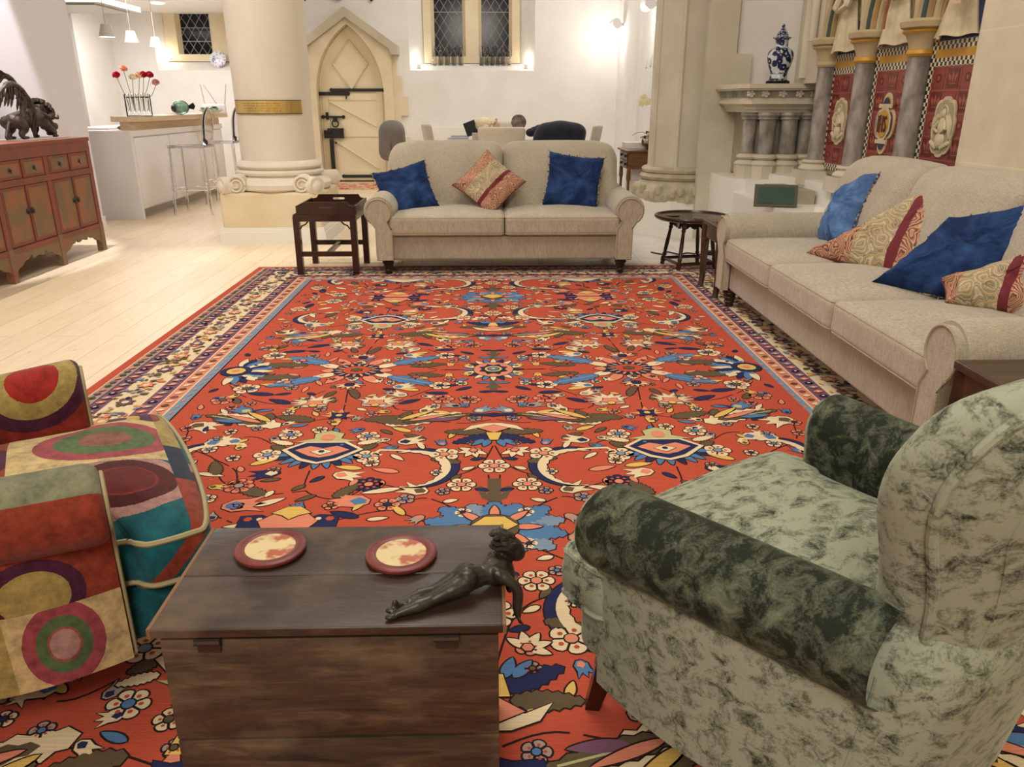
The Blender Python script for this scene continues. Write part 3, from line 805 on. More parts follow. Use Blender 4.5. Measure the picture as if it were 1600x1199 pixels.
for x, y, a, L, c1, c2 in ((.36, 2.68, 2.9, .1, 'cream', 'navy'), (.95, 2.7, .2, .1, 'cream', 'blue'), (1.08, 2.68, 2.7, .11, 'cream', 'blue'), (.22, 2.28, .4, .1, 'cream', 'olive'), (.38, 3.17, .6, .09, 'cream', 'grey'), (1.0, 3.0, .5, .1, 'blue', 'pale'), (.55, 2.42, 3.4, .1, 'cream', 'pink'), (.74, 2.44, -.3, .1, 'navy', 'cream'),
                           (.4, 2.22, .1, .13, 'pink', 'blue'), (.86, 2.2, 3.0, .13, 'pink', 'blue'), (.08, 2.98, 2.6, .09, 'sky', 'cream'), (.45, 3.28, 2.8, .1, 'cream', 'blue'), (1.12, 3.4, 2.2, .09, 'sky', 'cream'), (.14, 3.04, .4, .08, 'grey', 'navy'), (.3, 2.98, 2.2, .08, 'cream', 'olive')):
    rug.tulip(x, y, a, L, c1, c2)
rug.flame(.50, 3.10, -1); rug.flame(.76, 3.10, 1)
rug.parrot(.43, 2.85, .13, 2.97, 'purple'); rug.parrot(.84, 2.84, 1.13, 2.98, 'blue')
rug.curl(.29, 2.46, 1, .15); rug.curl(1.04, 2.56, -1, .12)
# shield palmette
X, Y = .63, 2.60
for k in range(11):
    a = rad(192 + 156 * k / 10); rug.leaf(X + .10 * cos(a), Y + .065 * sin(a), a, .075, .026, 'blue' if k % 3 else 'navy', 2)
rug.out([(X - .15, Y + .02), (X - .08, Y + .09), (X + .08, Y + .09), (X + .15, Y + .02), (X + .07, Y - .07), (X, Y - .10), (X - .07, Y - .07)], 'cream', 4)
rug.poly([(X - .13, Y + .02), (X - .07, Y + .08), (X + .07, Y + .08), (X + .13, Y + .02), (X + .06, Y - .055), (X, Y - .085), (X - .06, Y - .055)], 'navy', 6)
rug.poly([(X - .10, Y + .015), (X - .05, Y + .05), (X, Y + .03), (X + .05, Y + .05), (X + .10, Y + .015), (X + .04, Y - .035), (X, Y - .05), (X - .04, Y - .035)], 'pink', 7)
rug.out([(X - .04, Y), (X, Y + .025), (X + .04, Y), (X, Y - .03)], 'cream', 8); rug.disc(X, Y, .012, 'navy', 10, out=False, n=6)
rug.out([(X - .12, Y + .09), (X - .05, Y + .12), (X - .055, Y + .165), (X, Y + .195), (X + .055, Y + .165), (X + .05, Y + .12), (X + .12, Y + .09)], 'pale', 4)
rug.disc(X, Y + .13, .028, 'pink', 6, 1.2, n=8, out=False)
for sg in (-1, 1):
    rug.leaf(X + sg * .12, Y + .07, pi / 2 + sg * -1.2, .09, .03, 'cream', 3, 1); rug.leaf(X + sg * .14, Y + .02, pi / 2 - sg * .9, .07, .035, 'olive', 2, 1)
# navy checker palmette on the mirror line
X, Y = .63, 2.06
rug.out([(X - .15, Y), (X - .15, Y + .075), (X - .09, Y + .08), (X - .06, Y + .06), (X - .06, Y)], 'navy', 3)
rug.out([(X + .15, Y), (X + .15, Y + .075), (X + .09, Y + .08), (X + .06, Y + .06), (X + .06, Y)], 'navy', 3)
for k in (-1, 1): rug.disc(X + k * .125, Y + .055, .014, 'red', 4, n=6, out=False); rug.disc(X + k * .09, Y + .055, .010, 'cream', 4, n=6, out=False)
rug.out([(X - .07, Y), (X - .09, Y + .04), (X - .04, Y + .1), (X + .04, Y + .1), (X + .09, Y + .04), (X + .07, Y)], 'pink', 5)
rug.out([(X - .06, Y + .09), (X - .02, Y + .13), (X + .02, Y + .13), (X + .06, Y + .09), (X + .025, Y + .075), (X, Y + .05), (X - .025, Y + .075)], 'yel', 7)
# small scattered leaves and flowers in the gaps
rn = random.Random(21); placed = []
keep = [(abs(a), b) for a, b in rug.ctr] + [(.65, 3.52), (.63, 2.6), (0, 2.76), (0, 3.52), (.29, 2.46), (1.04, 2.56), (.63, 2.1), (0, 2.05), (1.22, 3.52)]
for _ in range(1500):
    x, y = rn.uniform(.05, 1.25), rn.uniform(2.08, 3.48)
    if min(math.dist((x, y), q) for q in keep) < .07: continue
    keep.append((x, y)); k = rn.random()
    if k < .4: rug.leaf(x, y, rn.uniform(0, 6.28), rn.uniform(.045, .075), .022, rn.choice(('cream', 'olive', 'yel', 'blue', 'pink', 'navy')), 2)
    elif k < .7: rug.rosette(x, y, rn.uniform(.022, .032), 5, rn.choice(('cream', 'pink', 'grey')), rn.choice(('navy', 'blue', 'olive')))
    else: rug.tulip(x, y, rn.uniform(0, 6.28), .055, rn.choice(('cream', 'blue', 'grey', 'yel')), rn.choice(('olive', 'navy', 'pink')))
# side palmettes
rug.tr = [(1, 0, 1, 0), (-1, 0, 1, 0), (1, 0, 1, -2.94), (-1, 0, 1, -2.94)]
X, Y = 1.22, 3.52
for k in range(13):
    a = rad(90 + 180 * k / 12 - 0); rug.leaf(X + .06 * cos(a), Y + .07 * sin(a), a, .12, .04, ('cream', 'navy', 'blue')[k % 3], 2)
rug.disc(X, Y, .07, 'navy', 4); rug.disc(X, Y, .045, 'yel', 6, n=10); rug.disc(X, Y, .02, 'pink', 8, n=8, out=False)
rug.tr = quad
rug.tulip(1.2, 2.88, 3.6, .13, 'cream', 'olive')
# star flowers with the four blue leaves
rug.tr = [(1, 0, 1, 0), (-1, 0, 1, 0), (1, 0, 1, -2.94), (-1, 0, 1, -2.94)]
X, Y = .65, 3.52
for k in range(12):
    a = 2 * pi * k / 12; big = k % 3 == 0
    rug.leaf(X + .1 * cos(a), Y + .08 * sin(a), a, .13 if not big else .07, .055, 'cream' if k % 2 else 'pink', 2)
rug.star(X, Y, .118, .10, 16, 'navy', 4, 0, .85)
for k in range(16):
    a = 2 * pi * k / 16; rug.leaf(X + .062 * cos(a), Y + .055 * sin(a), a, .045, .014, 'pink' if k % 2 else 'grey', 6)
rug.disc(X, Y, .066, 'red', 7, .85); rug.star(X, Y, .03, .02, 6, 'olive', 9, 0, .9)
for sg in (-1, 1):
    for k in range(7):
        a = rad(90 * sg + (k - 3) * 24 * 1); rug.leaf(X + .0, Y + sg * .2 - sg * .015, a + 0 * sg, .075, .022, 'cream' if k % 2 else 'pink', 3)
    rug.disc(X, Y + sg * .2, .022, 'navy', 6, n=8)
    rug.leaf(X - .02, Y + sg * .26, sg * 1.9, .08, .03, 'olive', 2, 1)
# figures on the centre line
rug.tr = half
X, Y = 0, 2.76
rug.leaf(X, Y - .02, rad(205), .17, .055, 'navy', 2, 1); rug.leaf(X, Y - .02, rad(-25), .17, .055, 'navy', 2, 1)
rug.leaf(X - .03, Y + .01, rad(178), .16, .05, 'olive', 3, 1); rug.leaf(X + .03, Y + .01, rad(2), .16, .05, 'olive', 3, 1)
rug.out([(X - .12, Y + .02), (X - .09, Y + .07), (X - .03, Y + .095), (X + .03, Y + .095), (X + .09, Y + .07), (X + .12, Y + .02), (X + .06, Y + .05), (X, Y + .03), (X - .06, Y + .05)], 'cream', 5)
rug.out([(X - .06, Y + .045), (X, Y + .075), (X + .06, Y + .045), (X, Y)], 'pink', 7); rug.out([(X - .03, Y), (X + .03, Y), (X + .015, Y - .07), (X - .015, Y - .07)], 'yel', 7)
for a in (-.13, -.06, .06, .13): rug.leaf(a * .3, 2.70, rad(-90) + a * 5, .07, .03, 'blue', 3)
rug.rosette(0, 2.47, .055, 6, 'cream', 'pink')
for sg in (-1, 1):
    for k in range(5):
        rug.leaf(sg * .075, 2.6, rad(-90 + (k - 2) * 42 + sg * 30), .06, .025, 'cream', 3)
    rug.disc(sg * .075, 2.6, .014, 'pink', 6, n=6)
rug.line([(0, 2.36), (0, 2.16)], .045, 'olive', 2); rug.line([(-.05, 2.31), (-.03, 2.24), (0, 2.22), (.03, 2.24), (.05, 2.31)], .022, 'olive', 2)
rug.line([(0, 3.36), (0, 3.24)], .035, 'olive', 2); rug.line([(-.03, 3.27), (0, 3.33), (.03, 3.27)], .016, 'olive', 2)
rug.out([(-.09, 2.93), (-.1, 2.96), (-.03, 2.955), (0, 2.965), (.03, 2.955), (.1, 2.96), (.09, 2.93), (.03, 2.935), (0, 2.925), (-.03, 2.935)], 'navy', 3)
rug.tr = half + [(1, .62, ay, by) for _, _, ay, by in half] + [(1, -.62, ay, by) for _, _, ay, by in half]
rug.star(0, 2.94 - .0, .001, .001, 4, 'navy', 2, out=False)
rug.tr = [(1, k, ay, by) for k in (.63, -.63) for _, _, ay, by in half]
rug.star(0, 2.95, .075, .03, 4, 'pink', 3, pi / 8 * 0 + pi / 4); rug.star(0, 2.95, .05, .025, 4, 'navy', 5, 0); rug.disc(0, 2.95, .014, 'yel', 8, n=6, out=False); rug.out([(-.02, 2.9), (.02, 2.9), (.012, 2.85), (-.012, 2.85)], 'yel', 4)
rug.tr = one
X, Y = 0, 3.52
for k in range(20):
    a = 2 * pi * k / 20; rug.leaf(X + .075 * cos(a), Y + .085 * sin(a), a, .075, .026, ('navy', 'cream', 'blue', 'cream')[k % 4], 2)
rug.disc(X, Y, .095, 'pink', 4, 1.1); rug.star(X, Y, .07, .05, 8, 'navy', 6, 0, 1.1); rug.disc(X, Y, .042, 'yel', 8); rug.disc(X, Y, .026, 'blue', 10, n=10); rug.disc(X, Y, .01, 'yel', 12, n=6, out=False)
rug.tr = [(1, 0, 1, 0), (1, 0, 1, 2.94), (1, 0, 1, -2.94)]
X, Y = 0, 2.05
for k in range(14):
    a = 2 * pi * (k + .5) / 14; rug.leaf(X + .07 * cos(a), Y + .05 * sin(a), a, .15 if abs(cos(a)) > .5 else .11, .075, 'blue' if k % 4 else 'sky', 2, 1)
for k in range(8):
    a = 2 * pi * k / 8; rug.leaf(X + .06 * cos(a), Y + .05 * sin(a), a, .085, .03, 'pink', 5)
rug.disc(X, Y, .075, 'olive', 6); rug.out([(X - .07, Y + .01), (X - .03, Y + .06), (X + .03, Y + .06), (X + .07, Y + .01), (X, Y - .05)], 'yel', 8)
rg = rug.mb.build('rug', RM, sharp=0)
tag(rg, 'huge red wool rug with blue and cream flowers and a patterned border', 'rug')
# small rug by the door
mb = MB(); mb.rbox((-2.05, 12.3, .008), (1.3, .8, .016), .006)
m_pat = M('patterned_wool', S(196, 96, 66), .95, col2=S(222, 196, 156), scale=14, lo=.45, hi=.55, detail=3)
tag(mb.build('door_mat', m_pat), 'small patterned red rug in front of the arched door', 'rug')
# ---------------------------------------------------------------- upholstery
def weave(name, c1, c2, scale=60, rough=.9):
    m, t, b = nt(name)
    a = noise(t, coords(t, (1, 1, 12)), scale, 2); c = noise(t, coords(t, (12, 12, 1)), scale * .4, 2)
    s = mth(t, 'MULTIPLY', mth(t, 'ADD', a, c), .5)
    big = noise(t, coords(t), 5, 3)
    k = mix(t, ramp(t, s, [(.4, (0, 0, 0)), (.6, (1, 1, 1))]), c1, c2)
    k = mix(t, ramp(t, big, [(.35, (0, 0, 0)), (.7, (.35, .35, .35))]), k, tuple(x * .8 for x in c1))
    link(t, k, b.inputs['Base Color']); b.inputs['Roughness'].default_value = rough
    b.inputs['Sheen Weight'].default_value = .25; b.inputs['Specular IOR Level'].default_value = .2
    bump(t, b, s, .35, .003)
    return m
def velvet(name, dark, light, lo, hi, scale=5, stretch=(1, 1, 1), fine=1.0):
    m, t, b = nt(name)
    v = coords(t, stretch)
    n = noise(t, v, scale, 8, .68, .6); f = noise(t, coords(t, (1, 1, 1)), 260, 2)
    s = mth(t, 'ADD', n, mth(t, 'MULTIPLY', mth(t, 'SUBTRACT', f, .5), .12 * fine))
    link(t, ramp(t, s, [(lo, dark), ((lo + hi) / 2, tuple((a + b_) / 2 for a, b_ in zip(dark, light))), (hi, light)]), b.inputs['Base Color'])
    b.inputs['Roughness'].default_value = .75; b.inputs['Sheen Weight'].default_value = .6; b.inputs['Sheen Roughness'].default_value = .3
    b.inputs['Sheen Tint'].default_value = C4(light); b.inputs['Specular IOR Level'].default_value = .15
    bump(t, b, n, .12, .01)
    return m
m_linen = weave('oatmeal_linen', S(160, 151, 132), S(194, 185, 164))
m_piping = weave('oatmeal_piping', S(160, 148, 122), S(188, 174, 148))
m_green = velvet('green_velvet', S(50, 58, 44), S(156, 162, 140), .33, .53, 20, (1, 1.5, 1.8), 2)
m_greenshade = velvet('green_velvet_nap_shade', S(34, 40, 30), S(120, 128, 104), .44, .78, 17, (1, 1.6, 1.6), 2)  # darker velvet copy for the arms; shading of the nap put into the colour
m_blue = velvet('blue_velvet', S(18, 38, 78), S(58, 92, 146), .42, .78, 4, (1, 1, 1.6))
m_blue2 = velvet('light_blue_velvet', S(36, 66, 118), S(104, 140, 190), .36, .64, 4, (1, 1, 1.6))
m_tassel = M('cream_fringe', S(190, 172, 130), .9, col2=S(60, 62, 84), scale=60, lo=.45, hi=.5)
m_leg = M('turned_walnut', S(64, 38, 22), .35, col2=S(40, 24, 14), scale=10)

def turned_leg(mb, x, y, h=.15, r=.035):
    mb.lathe([(r * .62, 0), (r * .72, h * .12), (r * .7, h * .2), (r * .95, h * .3), (r * .8, h * .38), (r * 1.05, h * .55), (r * .9, h * .62), (r * 1.25, h * .78), (r * 1.1, h * .86), (r * 1.3, h * .9), (r * 1.3, h)], 16, (x, y, 0))
def sofa(label, loc, rz, W, nseat, nback, D=.92, st=.0):
    """origin on the floor at the middle of the front; front faces local -y; W is the width over the arm panels"""
    o = thing('sofa', label, 'sofa', loc, rz)
    aw = .15
    mb = MB(); mb.rbox((0, D / 2 + .02, .195), (W - .06, D - .06, .18), .02, n=2)
    mb.build('base_rail', m_linen, o)
    for sx in (-1, 1):
        xc = sx * (W / 2 - aw / 2)
        mb = MB()
        mb.rbox((xc, D / 2 + .01, .285), (aw, D - .06, .36), .03)
        # rolled arm: drum along the depth with a domed front
        rr = .112; cx_ = xc + sx * .035; zc = .465
        pts = [(cx_, .0 + .02, zc), (cx_, .012, zc), (cx_, .04, zc), (cx_, .10, zc), (cx_, D * .5, zc), (cx_, D - .08, zc), (cx_, D - .02, zc)]
        mb.tube(pts, [rr * .82, rr * .93, rr, rr, rr, rr * .98, rr * .8], 24)
        mb.build('arm', m_linen, o)
        # flat scroll front with piping
        out = arc(cx_, zc, rr * .80, rad(-52), rad(232), 22)
        out = out + [(xc - .055, .34), (xc - .055, .115), (xc + .055, .115), (xc + .055, .34)]
        f = MB(); f.puff(out, .016, 4, fn=lambda a, b, h: (a, .012 - h if h < 0 else .012, b), pw=8, ctr=(xc, .42))
        f2 = MB(); f2.prism(out, -.012, .03, axis='y')
        fr = f2.build('arm_front', m_linen, o)
        p = MB(); p.tube([(a, -.013, b) for a, b in out], .0055, 6, closed=True); p.build('piping', m_piping, fr)
    inner = W - 2 * aw + .1
    cw = inner / nseat
    for i in range(nseat):
        x = -inner / 2 + cw * (i + .5)
        fn = lambda a, b, c: (a, b, c + (.035 * (1 - (2 * a / cw) ** 2) * (1 - (2 * b / (D - .2)) ** 2) if c > 0 else 0))
        mb = MB(); mb.rbox((x, .0 + (D - .22) / 2 + .005, .36), (cw - .006, D - .20, .145), .035, n=4, mid=6, fn=fn)
        c = mb.build('seat_cushion', m_linen, o)
        p = MB()
        for z in (.418, .301):
            p.tube([(a + x, b + .005 + (D - .22) / 2, z) for a, b in rrect(-cw / 2 + .006, cw / 2 - .006, -(D - .20) / 2 + .008, (D - .20) / 2 - .01, .03)], .005, 6, closed=True)
        p.build('piping', m_piping, c)
    bw = (W - .04) / nback
    # back frame
    mb = MB(); mb.rbox((0, D - .04, .50), (W - .08, .14, .70), .05, n=3); mb.build('back_frame', m_linen, o)
    for i in range(nback):
        x = -(W - .04) / 2 + bw * (i + .5)
        def fn(a, b, c):
            t = (c + .29) / .58
            y = b + .17 * t - .05 * sin(pi * min(1, max(0, t))) * (1 - (2 * a / bw) ** 4) * (1 if b < 0 else 0)
            zz = c
            lx = 0
            if t > .5:   # rounded outer shoulders
                for sg in (-1, 1):
                    if (i == 0 and sg < 0) or (i == nback - 1 and sg > 0):
                        e = max(0, sg * a / (bw / 2) - .6) / .4
                        zz -= .055 * e * e
                        lx = -sg * .02 * e
                zz += .012 * (1 - (2 * a / bw) ** 2)
            if t < .35:
                for sg in (-1, 1):
                    if (i == 0 and sg < 0) or (i == nback - 1 and sg > 0):
                        e = max(0, sg * a / (bw / 2) - .7) / .3; lx -= sg * .10 * e * (1 - t / .35)
            return (a + lx, y, zz)
        mb = MB(); mb.rbox((x, D - .30, .62), (bw - .004, .24, .58), .085, n=6, mid=7, fn=fn)
        mb.build('back_cushion', m_linen, o)
    for sx in (-1, 1):
        for y in (.06, D - .1):
            mb = MB(); turned_leg(mb, sx * (W / 2 - .085), y, .115, .036); mb.build('leg', m_leg, o)
    return o
sofa('oatmeal linen two-cushion sofa at the far end of the red rug', (.092, 5.70, .012), 0, 1.90, 2, 2)
sofa('long oatmeal linen three-cushion sofa along the right side of the rug', (1.42, 3.53, .012), -pi / 2, 2.55, 3, 3, D=.95)

# ---------------------------------------------------------------- cushions
def paisley():
    m, t, b = nt('paisley_embroidery')
    tc = node(t, 'ShaderNodeTexCoord'); uv = tc.outputs['UV']
    sep = node(t, 'ShaderNodeSeparateXYZ'); link(t, uv, sep.inputs[0])
    n = node(t, 'ShaderNodeTexNoise'); n.inputs['Scale'].default_value = 7; n.inputs['Detail'].default_value = 2; link(t, uv, n.inputs['Vector'])
    # swirling contour lines
    vo = node(t, 'ShaderNodeTexVoronoi'); vo.feature = 'SMOOTH_F1'; vo.inputs['Scale'].default_value = 6.5; vo.inputs['Smoothness'].default_value = .35
    dv = node(t, 'ShaderNodeVectorMath', operation='ADD'); link(t, uv, dv.inputs[0])
    sc = node(t, 'ShaderNodeVectorMath', operation='SCALE'); link(t, n.outputs['Color'], sc.inputs[0]); sc.inputs['Scale'].default_value = .12; link(t, sc.outputs[0], dv.inputs[1]); link(t, dv.outputs[0], vo.inputs['Vector'])
    line = mth(t, 'FRACT', mth(t, 'MULTIPLY', vo.outputs['Distance'], 5.2))
    band = sep.outputs[0]
    warm = ramp(t, line, [(0, S(70, 36, 32)), (.14, S(212, 178, 142)), (.3, S(176, 108, 82)), (.46, S(96, 50, 46)), (.56, S(206, 172, 130)), (.76, S(186, 138, 118)), (.9, S(160, 92, 76)), (1, S(66, 40, 40))])
    cool = ramp(t, line, [(0, S(86, 84, 84)), (.2, S(214, 196, 158)), (.45, S(160, 146, 116)), (.6, S(200, 170, 110)), (.8, S(120, 120, 112)), (1, S(206, 184, 146))])
    isc = mth(t, 'MULTIPLY', mth(t, 'GREATER_THAN', band, .28), mth(t, 'LESS_THAN', band, .60))
    c = mix(t, isc, warm, cool)
    st = mth(t, 'MULTIPLY', mth(t, 'GREATER_THAN', band, .60), mth(t, 'LESS_THAN', band, .68))
    c = mix(t, st, c, S(112, 38, 46))
    link(t, c, b.inputs['Base Color']); b.inputs['Roughness'].default_value = .9
    bump(t, b, line, .4, .004)
    return m
m_paisley = paisley()
def cushion(label, group, c, size, yaw, lean, roll, mat, edge=None, thick=.075, dent=0, pull=.10, corners=None):
    """square scatter cushion centred at c; yaw about z, lean back, roll in its own plane"""
    o = thing('scatter_cushion', label, 'cushion', c, 0, group)
    o.rotation_euler = (Matrix.Rotation(yaw, 3, 'Z') @ Matrix.Rotation(lean, 3, 'X') @ Matrix.Rotation(roll, 3, 'Y')).to_euler()
    s = size / 2; n = 12; out = []
    for k in range(4):
        for i in range(n):
            t = -1 + 2 * i / n; q = s * (1 - pull * (1 - t * t) * .9)
            a, b = [(t * s, -q), (q, t * s), (-t * s, q), (-q, -t * s)][k]
            if corners:   # a slumped cushion: four given corners
                p, q_ = Vector(corners[k]), Vector(corners[(k + 1) % 4]); r = p.lerp(q_, (t + 1) / 2); r = r * (1 - pull * (1 - t * t) * .5); a, b = r
            out.append((a, b))
    rnd = random.Random(int(c[0] * 100 + c[1] * 77))
    ph = rnd.uniform(0, 6)
    def fn(a, b, h):
        w = .010 * sin(9 * a / s + ph) * sin(7 * b / s + ph * 2) * (1 if h < 0 else .5) + .006 * sin(22 * a / s + 13 * b / s)
        return (a, h + w * min(1, abs(h) / .02) + dent * (a / s) ** 2, b)
    mb = MB(); mb.puff(out, thick, 10, fn=fn, uvf=lambda a, b, h: (a / size + .5, b / size + .5), pw=2.2)
    mb.build('cover', mat, o)
    if edge:
        e = MB(); P = [fn(a * 1.0, b * 1.0, 0) for a, b in out]
        N = 64
        Q = resample(P + [P[0]], N)
        for i in range(N):
            if i % 2: continue
            a, b = Vector(Q[i]), Vector(Q[i + 1]); d = (b - a).normalized(); nn = Vector((a.x, 0, a.z)).normalized()
            e.add([a - d * .008 - nn * .004, a + d * .012 - nn * .004, (a + nn * .022)[:], a + Vector((0, .006, 0)), a - Vector((0, .006, 0))], [(0, 3, 2), (3, 1, 2), (1, 4, 2), (4, 0, 2), (0, 4, 1, 3)], 0, False)
        e.tube(P, .0045, 6, closed=True)
        e.build('fringe', edge, o)
    else:
        e = MB(); e.tube([fn(a, b, 0) for a, b in out], .004, 6, closed=True); e.build('piping', M('dark_red_cord', S(110, 52, 44), .9), o)
    return o
g1 = 'cushions on the far sofa'; g2 = 'cushions on the right sofa'
cushion('dark blue velvet cushion tipped on its side at the left arm of the far sofa', g1, (-.66, 6.12, .585), .42, 0, rad(-36), rad(-17), m_blue, m_tassel)
cushion('paisley cushion standing on its corner in the middle of the far sofa', g1, (-.02, 6.12, .635), .40, 0, rad(-32), rad(42), m_paisley)
cushion('dark blue velvet cushion at the right of the far sofa', g1, (.63, 6.17, .64), .43, rad(-4), rad(-22), rad(7), m_blue, m_tassel)
cushion('blue velvet cushion with fringed edge seen edge-on at the far arm of the right sofa', g2, (2.02, 4.40, .625), .41, rad(-104), rad(-20), rad(-14), m_blue2, m_tassel, .12)
cushion('paisley cushion leaning on the right sofa between two blue ones', g2, (1.97, 3.78, .635), .62, rad(-62), rad(-32), 0, m_paisley, corners=[(-.42, -.21), (.20, -.245), (.43, .31), (0, .17)])
cushion('largest blue velvet cushion slumped on the right sofa', g2, (1.95, 3.18, .62), .56, rad(-56), rad(-30), 0, m_blue, m_tassel, .10, corners=[(-.31, -.20), (.17, -.20), (.37, .31), (-.10, .15)])
cushion('paisley cushion half hidden behind the near arm of the right sofa', g2, (1.96, 2.93, .585), .46, rad(-50), rad(-32), 0, m_paisley, corners=[(-.14, -.15), (.2, -.15), (.26, .22), (-.19, -.05)])

# ---------------------------------------------------------------- armchairs
def patch_mat(name, patches, ground):
    """patchwork velvet: rectangles in UV metres, each with its colour and concentric ellipses"""
    m, t, b = nt(name)
    tc = node(t, 'ShaderNodeTexCoord'); sep = node(t, 'ShaderNodeSeparateXYZ'); link(t, tc.outputs['UV'], sep.inputs[0])
    u, v = sep.outputs[0], sep.outputs[1]
    ns = noise(t, coords(t), 34, 6, .7); wv = noise(t, coords(t, (1, 1, 1)), 180, 2)
    u = mth(t, 'ADD', u, mth(t, 'MULTIPLY', mth(t, 'SUBTRACT', wv, .5), .006))
    c = None; cur = ground
    for (u0, u1, v0, v1, col, rings) in patches:
        inside = mth(t, 'MULTIPLY', mth(t, 'MULTIPLY', mth(t, 'GREATER_THAN', u, u0), mth(t, 'LESS_THAN', u, u1)), mth(t, 'MULTIPLY', mth(t, 'GREATER_THAN', v, v0), mth(t, 'LESS_THAN', v, v1)))
        pc = col
        for (cu, cv, ru, rv, rc) in rings:
            du = mth(t, 'DIVIDE', mth(t, 'SUBTRACT', u, cu), ru); dv = mth(t, 'DIVIDE', mth(t, 'SUBTRACT', v, cv), rv)
            dd = mth(t, 'ADD', mth(t, 'MULTIPLY', du, du), mth(t, 'MULTIPLY', dv, dv))
            pc = mix(t, mth(t, 'LESS_THAN', dd, 1.0), pc, rc)
        cur = mix(t, inside, cur, pc)
    mot = ramp(t, ns, [(.32, (.55, .55, .55)), (.62, (1.12, 1.1, 1.05))])
    cur = mix(t, 1.0, cur, mot, 'MULTIPLY')
    link(t, cur, b.inputs['Base Color']); b.inputs['Roughness'].default_value = .8
    b.inputs['Sheen Weight'].default_value = .12; b.inputs['Specular IOR Level'].default_value = .12
    bump(t, b, ns, .15, .004)
    return m
RUST = S(136, 58, 40); RED_ = S(132, 46, 38); PURP = S(74, 34, 58); OLIV = S(160, 142, 84); TEAL = S(24, 88, 98); TAN = S(196, 174, 126); GRGR = S(122, 124, 100); PINK = S(154, 72, 80); GRN = S(82, 104, 66); MAR = S(74, 22, 24); NAVY = S(34, 44, 66); LIL = S(166, 128, 124); GOLD = S(196, 164, 84)
def rings(cu, cv, ru, rv, cols, ks): return [(cu, cv, ru * k, rv * k, c) for c, k in zip(cols, ks)]

